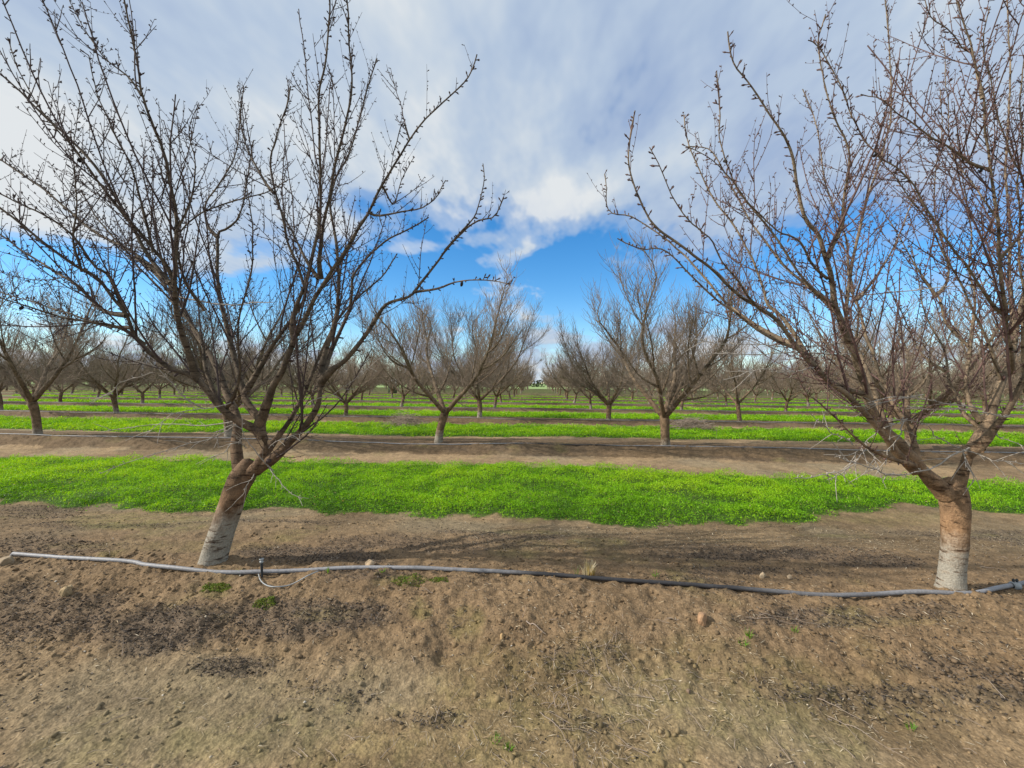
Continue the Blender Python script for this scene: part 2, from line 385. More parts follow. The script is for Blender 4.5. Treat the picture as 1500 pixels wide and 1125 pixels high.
# soil clods: rough little lumps
def lumps(name, x, y, r, cols, mat, squash=.6, sub=1):
    import bmesh
    bm = bmesh.new(); bmesh.ops.create_icosphere(bm, subdivisions=sub, radius=1); B = np.array([v.co[:] for v in bm.verts]); Fb = np.array([[v.index for v in f.verts] for f in bm.faces]); bm.free()
    n = len(x); nv = len(B); ex, ey, ez = rotmats(n, .8)
    K = RNG.uniform(.6, 1.35, (n, nv, 1))*B[None]
    K = K*np.stack([r, r*RNG.uniform(.6, 1, n), r*squash*RNG.uniform(.7, 1.2, n)], 1)[:, None]
    W = K[..., :1]*ex[:, None]+K[..., 1:2]*ey[:, None]+K[..., 2:]*ez[:, None]
    P = np.stack([x, y, height(x, y)+r*.15], 1); V = (W+P[:, None]).reshape(-1, 3)
    Fq = (Fb[None]+(np.arange(n)*nv)[:, None, None]).reshape(-1, 3)
    me = np_mesh(name, V, Fq, False); vcol(me, 'tint', np.repeat(cols, nv, axis=0)); return link(name, me, mat)
x, y = sample_ground(26000)
d, k = rowd(y); bw = sst(-1.2, -.8, d)*(1-sst(-.1, .6, d)); G = grass_w(x, y)
cx, cy = pick(x, y, (.28+.7*bw)*(1-G)*(.3+1.2*sst(.4, .65, fbm(x*2, y*2, 300, 3)))); n = len(cx)
cols = soil_colour(cx, cy, height(cx, cy, False))[0]*RNG.uniform(.7, 1.25, n)[:, None]
tag(lumps('soil_clods', cx, cy, .003+.017*RNG.random(n)**4, cols, M_CHIP, .7, 1), 'crumbs and clods of brown soil', 'soil', kind='stuff')
# pale grit
x, y = sample_ground(2600); G = grass_w(x, y); px_, py_ = pick(x, y, .5*(1-G)); n = len(px_)
tag(lumps('grit', px_, py_, .0025+.006*RNG.random(n)**3, tints(n, [(.42, .36, .27), (.5, .46, .4), (.3, .22, .14)]), M_CHIP, .6, 1), 'pale grit scattered over the soil', 'grit', kind='stuff')

# ------------------------------------------------------------------ cover crop strips
GREENS = np.array([(.22, .48, .012), (.29, .56, .015), (.15, .37, .012), (.38, .61, .02), (.06, .17, .012)])
def leaves(name, y0, y1, dens, size, hmin, hmax, label, xext=1.28):
    ym = (y0+y1)/2; area = (y1-y0)*2*xext*(ym+1.5); n = int(area*dens)
    y = RNG.uniform(y0, y1, n); x = RNG.uniform(-xext, xext, n)*(y+1.5)
    w = grass_w(x, y)
    bare = sst(.62, .8, fbm(x*.9+3, y*1.4, 404, 4))*.6
    bare = np.maximum(bare, sst(1, 0, ((x-3.9)/1.0)**2+((y-5.5)/.45)**2)*.0)
    x, y, w = [a[RNG.random(n) < np.clip(w*1.2-.1, .0, 1)*(1-bare)] for a in (x, y, w)] if False else (lambda k: (x[k], y[k], w[k]))(RNG.random(n) < np.clip(w*1.2-.02, 0, 1)*(1-bare))
    n = len(x)
    cl = fbm(x*3.2, y*3.2, 401, 4); cl2 = vn(x*11, y*11, 402)
    hh = (hmin+(hmax-hmin)*sst(.28, .72, cl)*(.45+.8*cl2))*(.2+.8*sst(.1, 1, w))
    hz = hh*RNG.random(n)**.45
    z = height(x, y, False)+hz
    tilt = RNG.normal(0, .75, n); b = RNG.uniform(0, 2*np.pi, n); a = RNG.uniform(0, 2*np.pi, n)
    ez = np.stack([np.sin(tilt)*np.cos(b), np.sin(tilt)*np.sin(b), np.cos(tilt)], 1)
    ex = np.stack([np.cos(a), np.sin(a), RNG.normal(.2, .4, n)], 1); ex = ex-(ex*ez).sum(1)[:, None]*ez; ex /= np.linalg.norm(ex, axis=1)[:, None]
    ey = np.cross(ez, ex)
    s = size*RNG.uniform(.6, 1.35, n); wd = s*RNG.uniform(.3, .55, n)
    bl = RNG.random(n) < .22                                     # narrow upright blades among the leaves
    ex[bl] = np.stack([RNG.normal(0, .35, n), RNG.normal(0, .35, n), np.ones(n)], 1)[bl]; ex /= np.linalg.norm(ex, axis=1)[:, None]
    ey = np.cross(ez, ex); ey /= np.linalg.norm(ey, axis=1)[:, None]+1e-6
    s = np.where(bl, s*1.9, s); wd = np.where(bl, wd*.45, wd); z = np.where(bl, z*1+hh*.15, z)
    P = np.stack([x, y, z], 1)
    V = np.stack([P-ex*s[:, None], P-ey*wd[:, None]+ez*(wd*.3)[:, None], P+ex*s[:, None]+ez*(-s*.3)[:, None], P+ey*wd[:, None]+ez*(wd*.3)[:, None]], 1).reshape(-1, 3)
    Fq = np.arange(4*n).reshape(-1, 4)
    big = fbm(x*.7, y*.7, 410, 3)
    t = np.clip(RNG.normal(0, .6, n)+(big-.5)*3+(cl-.5)*4+1.45+.8*sst(5.4, 7, y)-.6*sst(15, 40, y), 0, 3.999)
    i = t.astype(int); order = np.array([4, 2, 0, 1, 3]); f = (t-i)[:, None]
    c = GREENS[order[i]]*(1-f)+GREENS[order[np.minimum(i+1, 4)]]*f
    c = c*RNG.uniform(.8, 1.2, n)[:, None]
    straw = RNG.random(n) < .012; c[straw] = (.42, .36, .2)
    me = np_mesh(name, V, Fq); vcol(me, 'tint', np.repeat(c, 4, axis=0))
    o = link(name, me, M_LEAF); tag(o, label, 'ground cover', kind='stuff'); return o
leaves('cover_crop', 4.9, 9.6, 4600, .0135, .045, .16, 'bright green cover crop in the nearest strip behind the front trees')
leaves('cover_crop', ROW0+ROWS+1.8, ROW0+2*ROWS-1.1, 1000, .028, .05, .15, 'bright green cover crop in the second strip')
leaves('cover_crop', ROW0+2*ROWS+1.8, ROW0+3*ROWS-1.1, 380, .042, .05, .14, 'bright green cover crop in the third strip')
for k in range(3, 7):
    leaves('cover_crop', ROW0+k*ROWS+1.8, ROW0+(k+1)*ROWS-1.1, 110, .07, .04, .12, 'green cover crop in the %s strip' % {3: 'fourth', 4: 'fifth', 5: 'sixth', 6: 'seventh'}[k])

# ------------------------------------------------------------------ shoots and twigs
UP = np.array([0, 0, 1.0])
def nrm(v): return v/(np.linalg.norm(v)+1e-9)
def shoot_path(p, d, L, n=6, upw=.35, wig=.08, rnd=random):
    pts = [p]; d = nrm(d); st = L/(n-1)
    for i in range(n-1):
        d = nrm(d+UP*upw/(n-1)*2+np.array([rnd.gauss(0, wig), rnd.gauss(0, wig), rnd.gauss(0, wig)]))
        pts.append(pts[-1]+d*st)
    return np.array(pts)
def perp(t, rnd=random, bias=None):
    v = np.array([rnd.gauss(0, 1) for _ in range(3)]) if bias is None else bias+np.array([rnd.gauss(0, .7) for _ in range(3)])
    v = v-t*(v@t); return nrm(v)
def spurs(tb, P, rnd, gap=.05, l=.02, r=.0035, start=0.0):
    seg = np.linalg.norm(np.diff(P, axis=0), axis=1); tot = seg.sum()
    if tot < gap: return
    cum = np.concatenate([[0], np.cumsum(seg)]); s = start+gap*rnd.random()
    while s < tot:
        k = min(np.searchsorted(cum, s, 'right')-1, len(seg)-1); f = (s-cum[k])/(seg[k]+1e-9)
        q = P[k]*(1-f)+P[k+1]*f; t = nrm(P[k+1]-P[k]); v = nrm(perp(t, rnd)+t*.5+UP*.2)
        ll = l*rnd.uniform(.5, 1.5)
        tb.tube([q, q+v*ll*.55, q+v*ll*.8, q+v*ll*1.15], [r*.75, r*.7, r*1.25, r*.2], 4)
        if rnd.random() < .35:
            v2 = nrm(v+perp(t, rnd)*.9); tb.tube([q+v*ll*.4, q+v*ll*.4+v2*ll*.5, q+v*ll*.4+v2*ll*.8], [r*.6, r*1.1, r*.2], 4)
        s += gap*rnd.uniform(.4, 1.6)

# ------------------------------------------------------------------ hero trees traced limb by limb
def hero(name, label, base_px, limbs, trunk, mats, seed, dens, droop, nuts, zmin=1.35, basez=None):
    rnd = random.Random(seed)
    Zb = basez
    b = at_depth(base_px[0], base_px[1], Zb)
    root = empty(name, b)
    tag(root, label, 'tree', 'orchard trees')
    # trunk
    def path3(pts, n):
        P = []; W = []
        m_ = len(pts)
        for i_, (px, py, dz, w) in enumerate(pts):
            a_ = pts[max(0, i_-1)]; b_ = pts[min(m_-1, i_+1)]; tx = b_[0]-a_[0]; ty = b_[1]-a_[1]; l_ = math.hypot(tx, ty)+1e-6
            o_ = ((px-750)*ty-(py-562)*tx)/l_/F_PX        # the wide lens stretches what stands off its axis
            P.append(at_depth(px, py, Zb+dz)); W.append(.95*w/2*(Zb+dz)/F_PX/math.sqrt(1+o_*o_))
        A = crom(np.column_stack([P, W]), n); return A[:, :3], np.maximum(A[:, 3], .002)
    P, R = path3(trunk, 44)
    # root flare and knobbly rings
    tt = np.linspace(0, 1, len(R)); R = R*(1+.30*np.exp(-tt*20))
    P = np.vstack([P[0]-np.array([0, 0, .12]), P]); R = np.concatenate([[R[0]*1.05], R])
    e_ = nrm(P[-1]-P[-2]); P = np.vstack([P, P[-1]+e_*.03, P[-1]+e_*.05]); R = np.concatenate([R, [R[-1]*.75, .001]])      # closed rounded crotch
    tb = Tubes(); tb.tube(P, R, 28, .10, seed+3); tb.build('trunk', mats[0], root, b)
    twig = Tubes(); limbs3 = []
    for i, (pts, w0, w1, *opt) in enumerate(limbs):
        m = len(pts); q = [(p[0], p[1], p[2], (w1*.75+(w0-w1*.75)*(1-j/(m-1))**1.4)*(1-.32*min(1, j/2))) for j, p in enumerate(pts)]
        L = sum(math.dist(q[j][:2], q[j+1][:2]) for j in range(m-1))
        n = max(10, int(L/9)); P, R = path3(q, n)
        # natural crookedness
        for ax in range(3):
            P[:, ax] += (fbm(np.linspace(0, L/38, n)+i*9.7, np.full(n, ax*5.3+seed), 77, 3)-.5)*.022*np.linspace(0, 1, n)**.4
        tl = Tubes(); big = w0 > 7
        tl.tube(P, R*(1+.16*(vn(np.linspace(0, L/14, n), np.full(n, i*3.1), 9)-.5)), 12 if big else 7, .12 if big else .06, seed+i)
        tl.build('limb', mats[1] if w0 > 9 else mats[1], root, b)
        limbs3.append((P, R, w0, L))
        dn = opt[0] if opt else 1.0
        seg = np.linalg.norm(np.diff(P, axis=0), axis=1); tot = seg.sum(); cum = np.concatenate([[0], np.cumsum(seg)])
        s = tot*(.16 if w0 > 12 else .08)
        step = .068/dens/max(dn, .001)
        while s < tot*.985:
            k = min(np.searchsorted(cum, s, 'right')-1, len(seg)-1); f = (s-cum[k])/(seg[k]+1e-9); p = P[k]*(1-f)+P[k+1]*f
            t = nrm(P[k+1]-P[k]); v = perp(t, rnd); rel = s/tot
            if R[k] > .022 and rnd.random() < .45: s += step; continue
            sd = nrm(t*.75+v*.75+UP*.18)
            Ls = rnd.choice([.12, .2, .3, .42, .6, .85])*(1.15-.9*rel)*rnd.uniform(.7, 1.2)
            if rel > .6: sd = nrm(sd+UP*.7); Ls = min(Ls, .26 if w0 > 11 else .22)
            r0 = min(.0042, .0022+.0028*Ls, R[k]*.7)
            Q = shoot_path(p, sd, Ls, max(4, int(Ls/.07)+2), .26, .045, rnd)
            Zq = (Q-CAM)@fw; hr = math.hypot(Q[-1][0]-b[0], Q[-1][1]-b[1])
            if Zq.min() > zmin and (hr < 1.9 or Ls < .16):
                twig.tube(Q, np.linspace(r0, r0*.42, len(Q)), 5)
                spurs(twig, Q, rnd, .05, .015, .0030, .02)
                for _ in range(int(Ls/.11*rnd.uniform(.5, 1.4))):
                    kk = rnd.randrange(1, len(Q)-1) if len(Q) > 3 else 1
                    t2 = nrm(Q[kk+1]-Q[kk]) if kk+1 < len(Q) else sd
                    Q2 = shoot_path(Q[kk], nrm(t2*.7+perp(t2, rnd)*.8+UP*.1), rnd.uniform(.05, .3), 4, .25, .08, rnd)
                    twig.tube(Q2, np.linspace(r0*.62, r0*.32, 4), 4); spurs(twig, Q2, rnd, .05, .013, .0028, .02)
            s += step*rnd.uniform(.4, 1.7)
        # slender upright secondary shoots and a few pruning stubs on the heavy limbs
        if w0 >= 11 and dn > .01 and L > 150:
            for _ in range(5 if w0 > 14 else 3):
                k = int(n*rnd.uniform(.15, .62)); t = nrm(P[k+1]-P[k]); r1 = min(R[k]*.55, rnd.uniform(.006, .010))
                Q = shoot_path(P[k], nrm(t*.9+perp(t, rnd)*.6+UP*.15), rnd.uniform(.8, 1.35), 14, .35, .045, rnd)
                if ((Q-CAM)@fw).min() < zmin or math.hypot(Q[-1][0]-b[0], Q[-1][1]-b[1]) > 1.55: continue
                R3 = np.linspace(r1, .003, 14); twig.tube(Q, R3, 6); spurs(twig, Q[3:], rnd, .045, .018, .0034)
                for _ in range(7):
                    kk = rnd.randrange(2, 13); t2 = nrm(Q[kk]-Q[kk-1]); Q2 = shoot_path(Q[kk], nrm(t2*.8+perp(t2, rnd)*.7), rnd.uniform(.1, .42)*(1.2-kk/16), 6, .3, .05, rnd)
                    twig.tube(Q2, np.linspace(.0032, .0015, 6), 4); spurs(twig, Q2, rnd, .05, .014, .0028, .02)
            for _ in range(2):
                k = int(n*rnd.uniform(.1, .5)); t = nrm(P[k+1]-P[k]); v = nrm(perp(t, rnd)+t*.4); r1 = R[k]*.45; q = P[k]
                twig.tube([q, q+v*(R[k]+.012), q+v*(R[k]+.03), q+v*(R[k]+.031)], [r1*1.2, r1, r1*.9, .0005], 7)
        # spurs on the thin end of the limb itself
        th = R < .022
        if th.sum() > 3: spurs(twig, P[th], rnd, .034, .028, .0042)
    twig.build('twigs', mats[2], root, b)
    # drooping dead twigs around the crotch
    for (pts, w) in droop:
        dead = Tubes()
        P, R = path3([(a, c, dz, w*.62*(1-.6*j/(len(pts)-1))) for j, (a, c, dz) in enumerate(pts)], 14)
        for ax in range(3): P[:, ax] += (fbm(np.linspace(0, 5, 14)+pts[0][0], np.full(14, ax*3.3), 78, 2)-.5)*.04
        dead.tube(P, R, 5)
        for _ in range(5):
            k = rnd.randrange(3, 13); t = nrm(P[k]-P[k-1]); Q = shoot_path(P[k], nrm(t+perp(t, rnd)*.7), rnd.uniform(.05, .2), 4, -.1, .08, rnd)
            dead.tube(Q, np.linspace(.0028, .0012, 4), 4)
        spurs(dead, P, rnd, .05, .014, .0028)
        dead.build('dead_twig', M_DEAD, root, b)
    import bmesh
    for (px, py, Z) in nuts:
        bm = bmesh.new(); bmesh.ops.create_icosphere(bm, subdivisions=2, radius=.012)
        for v in bm.verts: v.co = Vector((v.co.x*.85, v.co.y*.55, v.co.z*1.25))*(1+rnd.uniform(-.12, .12))
        me = bpy.data.meshes.new('dried_nut'); bm.to_mesh(me); bm.free()
        # hang it on the nearest limb point
        q = at_depth(px, py, Z); best = min((np.linalg.norm(Pk-q), i, j) for i, (PP, RR, _, _) in enumerate(limbs3) for j, Pk in enumerate(PP))
        pp = limbs3[best[1]][0][best[2]]
        o = link('dried_nut', me, M_NUT, root, Vector(pp-b)+Vector((0.0, -.005, -.022))); o.rotation_euler = (rnd.random(), rnd.random(), rnd.random()*3)
    return root

# limb points: (photo x, photo y, depth offset from trunk in metres)
A = []
A.append(([(352, 700, .02), (346, 655, .10), (347, 610, .20), (332, 578, .30), (318, 538, .4), (303, 512, .48), (287, 488, .55), (270, 455, .62), (250, 430, .7), (222, 396, .8), (190, 372, .9), (150, 330, 1.0), (118, 280, 1.1)], 25, 4))
A.append(([(352, 700, .0), (374, 686, -.03), (389, 656, -.05), (386, 632, -.06), (384, 612, -.06)], 25, 19, .3))
A.append(([(386, 640, -.06), (372, 628, -.08), (348, 616, -.10), (326, 600, -.14), (305, 574, -.18), (291, 558, -.21), (272, 547, -.24), (252, 541, -.27), (224, 521, -.32), (199, 494, -.38), (186, 462, -.44), (165, 436, -.5), (140, 405, -.56), (108, 388, -.6), (60, 352, -.66), (20, 318, -.7), (-30, 285, -.75)], 20, 6, .9))
A.append(([(287, 553, -.22), (280, 527, -.28), (268, 494, -.36), (259, 453, -.44), (256, 420, -.52), (257, 380, -.58), (258, 330, -.64), (254, 285, -.70), (243, 232, -.76), (225, 188, -.82), (208, 140, -.88), (199, 80, -.94), (187, 25, -1.0), (175, -25, -1.05)], 17, 5, .8))
A.append(([(257, 425, -.50), (240, 405, -.48), (215, 372, -.46), (192, 328, -.46), (165, 282, -.48), (135, 238, -.5), (100, 200, -.52), (62, 168, -.56), (28, 133, -.6), (-20, 92, -.65)], 11, 5, .9))
A.append(([(256, 415, -.5), (245, 392, -.56), (225, 365, -.62), (188, 320, -.7), (155, 280, -.78), (128, 245, -.85), (106, 215, -.9), (85, 190, -.95), (60, 160, -1.0), (38, 125, -1.02), (10, 55, -1.05)], 9, 3))
A.append(([(250, 416, -.5), (225, 393, -.42), (185, 364, -.34), (145, 343, -.25), (100, 308, -.16), (55, 270, -.08), (0, 234, .0), (-40, 205, .05)], 9, 4))
A.append(([(186, 462, -.44), (152, 455, -.4), (115, 420, -.34), (82, 398, -.3), (40, 372, -.25), (0, 344, -.2), (-40, 325, -.18)], 9, 4, 1.1))
A.append(([(183, 457, -.44), (160, 405, -.52), (138, 390, -.58), (110, 350, -.66), (75, 320, -.75), (30, 300, -.82), (-20, 272, -.9)], 8, 4, 1.1))
A.append(([(120, 398, -.58), (108, 355, -.6), (112, 300, -.64), (107, 245, -.7), (106, 210, -.74), (118, 150, -.8)], 6, 3))
A.append(([(384, 616, -.06), (363, 592, .0), (350, 551, .08), (339, 508, .16), (330, 470, .22), (322, 433, .28), (319, 395, .32), (319, 345, .36), (328, 338, .37), (345, 325, .38), (356, 298, .4), (362, 262, .42), (372, 205, .45)], 17, 4, .8))
A.append(([(319, 348, .36), (305, 332, .38), (301, 300, .4), (322, 268, .42), (345, 225, .45), (352, 175, .48), (356, 125, .5)], 7, 3))
A.append(([(301, 455, .0), (275, 420, -.1), (262, 380, -.2), (262, 345, -.25), (287, 318, -.3), (320, 302, -.33), (360, 290, -.37), (392, 280, -.4), (420, 262, -.43)], 7, 3.5))
A.append(([(380, 622, -.06), (392, 590, -.12), (400, 567, -.17), (412, 545, -.22), (424, 515, -.28), (432, 494, -.32), (442, 478, -.35), (455, 448, -.4), (470, 420, -.44), (497, 380, -.5), (518, 345, -.55), (541, 310, -.6), (560, 272, -.64), (576, 245, -.67), (600, 205, -.71), (645, 152, -.78), (683, 117, -.82), (700, 80, -.85)], 19, 4, .85))
A.append(([(432, 500, -.32), (428, 480, -.36), (434, 450, -.42), (446, 420, -.48), (456, 385, -.54), (463, 350, -.58), (469, 310, -.62), (470, 250, -.68), (468, 190, -.73), (468, 135, -.78), (479, 80, -.82), (482, 30, -.86), (482, -20, -.9)], 12, 5))
A.append(([(470, 408, -.44), (468, 380, -.5), (474, 330, -.55), (483, 285, -.6), (495, 225, -.66), (508, 175, -.72), (516, 130, -.77), (512, 60, -.83), (507, -10, -.88)], 10, 4.5))
A.append(([(359, 576, .02), (378, 543, .0), (398, 508, -.03), (420, 476, -.08), (442, 445, -.12), (446, 425, -.14), (438, 392, -.16), (422, 358, -.18), (414, 320, -.2), (404, 280, -.24), (396, 240, -.28), (402, 205, -.3), (420, 160, -.33), (426, 125, -.35)], 12, 4))
A.append(([(401, 283, -.24), (385, 262, -.2), (366, 225, -.14), (354, 185, -.1), (352, 150, -.08)], 6, 3))
A.append(([(466, 408, -.42), (445, 375, -.35), (425, 335, -.3), (405, 300, -.26)], 7, 4))
A.append(([(374, 688, .0), (404, 668, -.04), (422, 650, -.06), (438, 634, -.07), (452, 617, -.08), (464, 600, -.09), (469, 580, -.1), (469, 556, -.1)], 21, 16, .4))
A.append(([(469, 566, -.1), (473, 530, -.06), (484, 494, -.02), (492, 465, .02), (496, 425, .06), (495, 380, .09), (490, 340, .12), (484, 300, .15), (492, 262, .18), (512, 225, .22), (530, 160, .27), (552, 85, .3)], 13, 4, .9))
A.append(([(470, 560, -.1), (486, 542, -.16), (502, 531, -.2), (520, 512, -.24), (536, 490, -.28), (552, 464, -.33), (565, 446, -.37), (590, 437, -.42), (606, 428, -.46), (632, 395, -.5), (652, 367, -.55), (680, 337, -.6), (702, 322, -.64), (725, 315, -.67), (738, 288, -.7)], 13, 4, .9))
A.append(([(652, 367, -.55), (675, 340, -.6), (692, 320, -.62), (700, 305, -.66), (709, 270, -.7), (707, 240, -.72)], 5, 2.5))
A.append(([(606, 428, -.46), (640, 422, -.6), (670, 412, -.7), (705, 409, -.8), (735, 414, -.9), (748, 420, -.95)], 5, 2.5, .5))
A.append(([(470, 555, -.1), (482, 520, .03), (496, 490, .12), (512, 455, .2), (516, 430, .24), (518, 405, .27), (540, 375, .32), (570, 350, .38), (600, 335, .42), (628, 318, .45)], 12, 4))
A.append(([(378, 684, .02), (396, 655, .10), (418, 626, .18), (432, 602, .26), (448, 572, .34), (462, 535, .42), (478, 500, .5), (500, 462, .6), (530, 430, .68), (560, 405, .75), (582, 372, .82)], 15, 4))
A.append(([(320, 592, .02), (300, 535, .12), (296, 500, .2), (275, 470, .26), (250, 440, .34), (232, 420, .42), (205, 395, .5), (170, 360, .6)], 9, 4, .8))
A.append(([(541, 312, -.6), (556, 316, -.62), (590, 310, -.65), (618, 305, -.68), (640, 290, -.7), (653, 264, -.72)], 5, 3))
A.append(([(600, 205, -.71), (590, 180, -.72), (576, 225, -.67)], 3, 3, .3))
A.append(([(213, 505, -.34), (175, 480, -.45), (130, 472, -.52), (80, 462, -.6), (30, 445, -.68), (-20, 432, -.76)], 7, 3.5, .7))
A.append(([(192, 480, -.4), (150, 476, -.3), (90, 455, -.15), (40, 440, .0), (-10, 425, .1)], 6, 3, .7))
A.append(([(330, 600, -.1), (345, 575, -.2), (352, 540, -.3), (348, 505, -.4), (352, 460, -.5), (366, 410, -.58), (372, 350, -.66), (366, 300, -.72), (358, 250, -.78)], 8, 3, .8))
A.append(([(225, 370, -.62), (210, 310, -.66), (190, 240, -.72), (160, 180, -.78), (142, 130, -.82), (130, 80, -.86)], 6, 3))
A.append(([(258, 340, -.64), (280, 290, -.66), (285, 240, -.7), (275, 190, -.74), (290, 150, -.78)], 5, 2.5))
A.append(([(207, 140, -.88), (190, 115, -.86), (160, 90, -.84), (128, 50, -.82), (103, 0, -.8)], 4, 2.5))
A.append(([(560, 272, -.64), (577, 300, -.5), (590, 260, -.52), (605, 230, -.55)], 3.5, 2, .5))
A_TR = [(308, 836, 0, 44), (311, 826, 0, 42), (320, 795, 0, 40), (330, 765, 0, 38), (340, 735, .0, 38), (349, 712, .0, 39), (357, 694, .0, 38), (362, 680, .0, 26)]
A_DR = [([(400, 688, -.05), (375, 662, -.15), (360, 640, -.2), (357, 612, -.22)], 3.5), ([(392, 684, -.05), (405, 700, -.12), (420, 718, -.18), (444, 731, -.22)], 3), ([(372, 692, -.08), (365, 708, -.1), (352, 728, -.12)], 3),
        ([(345, 625, .0), (310, 640, -.1), (260, 655, -.25), (200, 673, -.4), (150, 695, -.55)], 3), ([(300, 600, -.1), (270, 583, -.2), (242, 552, -.3), (225, 533, -.35), (190, 527, -.4)], 4), ([(350, 620, .0), (325, 630, -.05), (312, 655, -.1)], 3),
        ([(355, 640, -.1), (330, 660, -.16), (310, 675, -.2)], 2.6), ([(345, 618, 0), (290, 622, .1), (220, 622, .2), (150, 634, .3)], 3), ([(440, 600, -.1), (460, 585, -.25), (500, 570, -.35), (560, 520, -.5)], 2.5), ([(392, 655, -.1), (420, 640, -.2), (455, 632, -.3)], 2.6),
        ([(225, 545, -.3), (180, 560, -.35), (150, 585, -.4)], 2.4), ([(340, 590, -.2), (300, 598, -.35), (250, 610, -.5), (215, 640, -.6)], 2.6), ([(250, 435, .0), (330, 445, -.1), (380, 445, -.2), (402, 442, -.25)], 4), ([(360, 655, -.1), (345, 640, -.2), (318, 632, -.3)], 3)]
hero('orchard_tree', 'large bare tree at left front, pale painted trunk leaning right with many dark forking limbs', (308, 835), A, A_TR, (M_BARK_L, M_BARK_L, M_TWIG_L), 5, 1.0, A_DR, [(448, 421, 2.9), (133, 234, 2.6), (676, 394, 2.7), (404, 455, 3.1), (180, 524, 3.0), (40, 410, 2.7)], basez=3.40)

B = []
B.append(([(1385, 722, 0), (1368, 706, -.02), (1351, 689, -.04), (1320, 652, -.08), (1300, 634, -.1), (1284, 612, -.12), (1272, 584, -.15), (1263, 552, -.18), (1252, 520, -.22), (1240, 495, -.26), (1231, 468, -.3), (1222, 440, -.34), (1219, 412, -.38), (1211, 378, -.42), (1200, 345, -.45), (1186, 330, -.48), (1176, 308, -.5), (1166, 262, -.54), (1159, 225, -.57), (1150, 200, -.6), (1131, 172, -.63), (1100, 125, -.67), (1073, 88, -.7), (1066, 46, -.73)], 33, 4.5, .9))
B.append(([(1300, 636, -.08), (1288, 600, -.0), (1277, 560, .06), (1262, 525, .12), (1250, 500, .16), (1240, 465, .22), (1242, 430, .26), (1247, 390, .3), (1258, 345, .34), (1265, 310, .38), (1278, 270, .42), (1295, 215, .47), (1305, 160, .5), (1302, 70, .55), (1297, -10, .6)], 16, 4.5, .9))
B.append(([(1340, 690, -.04), (1318, 668, -.12), (1290, 632, -.2), (1262, 600, -.26), (1240, 578, -.3), (1215, 560, -.34), (1195, 538, -.38), (1160, 500, -.44), (1138, 470, -.48), (1110, 450, -.5), (1080, 430, -.53), (1045, 396, -.56), (1015, 374, -.59), (985, 350, -.62), (960, 330, -.64), (942, 305, -.66), (926, 262, -.68), (920, 232, -.7), (925, 195, -.72), (932, 162, -.73)], 17, 4, .9))
B.append(([(1268, 578, -.15), (1247, 572, -.22), (1220, 560, -.3), (1195, 540, -.36), (1168, 512, -.42), (1140, 500, -.47), (1105, 480, -.52), (1075, 455, -.56), (1052, 442, -.58), (1020, 410, -.6), (990, 380, -.62), (965, 365, -.65), (940, 365, -.67), (905, 350, -.7)], 10, 3.5))
B.append(([(1345, 680, -.02), (1338, 645, .06), (1324, 615, .12), (1308, 592, .17), (1295, 562, .22), (1286, 545, .26), (1278, 515, .3), (1268, 490, .34), (1262, 460, .38), (1254, 440, .42), (1246, 425, .45)], 15, 8, .5))
B.append(([(1254, 440, .42), (1268, 425, .44), (1290, 395, .47), (1312, 355, .5), (1330, 310, .54), (1345, 285, .58)], 7, 3.5, .7))
B.append(([(1250, 428, .44), (1243, 395, .5), (1240, 350, .56), (1228, 320, .6), (1212, 280, .65), (1205, 240, .7), (1195, 180, .75), (1175, 130, .8)], 7, 3.5))
B.append(([(1222, 448, -.34), (1198, 430, -.38), (1180, 412, -.42), (1160, 385, -.46), (1135, 345, -.5), (1120, 325, -.52), (1098, 300, -.55), (1080, 275, -.58), (1065, 240, -.6), (1055, 200, -.62), (1055, 160, -.64), (1050, 105, -.66)], 8, 3.5))
B.append(([(1228, 460, -.3), (1190, 425, -.2), (1150, 390, -.12), (1122, 355, -.05), (1100, 325, .0), (1078, 285, .05), (1060, 250, .1), (1040, 220, .15), (1008, 215, .2)], 8, 3.5))
B.append(([(1212, 408, -.38), (1188, 385, -.5), (1170, 352, -.6), (1140, 338, -.68), (1110, 310, -.75), (1090, 290, -.8), (1072, 265, -.85), (1040, 232, -.9), (1000, 212, -.94)], 6, 3))
B.append(([(1212, 378, -.42), (1222, 355, -.45), (1232, 335, -.48), (1236, 300, -.52), (1242, 260, -.56), (1244, 225, -.6), (1228, 185, -.64), (1220, 160, -.67), (1205, 110, -.7), (1200, 68, -.73), (1210, 20, -.76)], 9, 4))
B.append(([(1195, 538, -.38), (1150, 470, -.3), (1125, 445, -.24), (1118, 425, -.2), (1108, 395, -.16), (1090, 355, -.12), (1070, 325, -.08), (1050, 300, -.04), (1030, 262, .0), (1010, 215, .04), (1002, 168, .08)], 9, 3.5))
B.append(([(1130, 462, -.48), (1105, 445, -.6), (1080, 410, -.7), (1060, 385, -.78), (1040, 350, -.85), (1012, 325, -.92), (985, 290, -.98), (968, 250, -1.03), (952, 215, -1.07)], 6, 3))
B.append(([(1165, 505, -.42), (1130, 490, -.3), (1090, 465, -.18), (1058, 437, -.06), (1030, 405, .02), (1000, 372, .1), (968, 345, .18), (925, 318, .24), (892, 308, .28), (885, 255, .3)], 9, 3))
B.append(([(1340, 682, -.1), (1300, 670, -.25), (1260, 648, -.4), (1225, 615, -.52), (1200, 590, -.6), (1182, 575, -.65), (1165, 540, -.7)], 8, 3, .4))
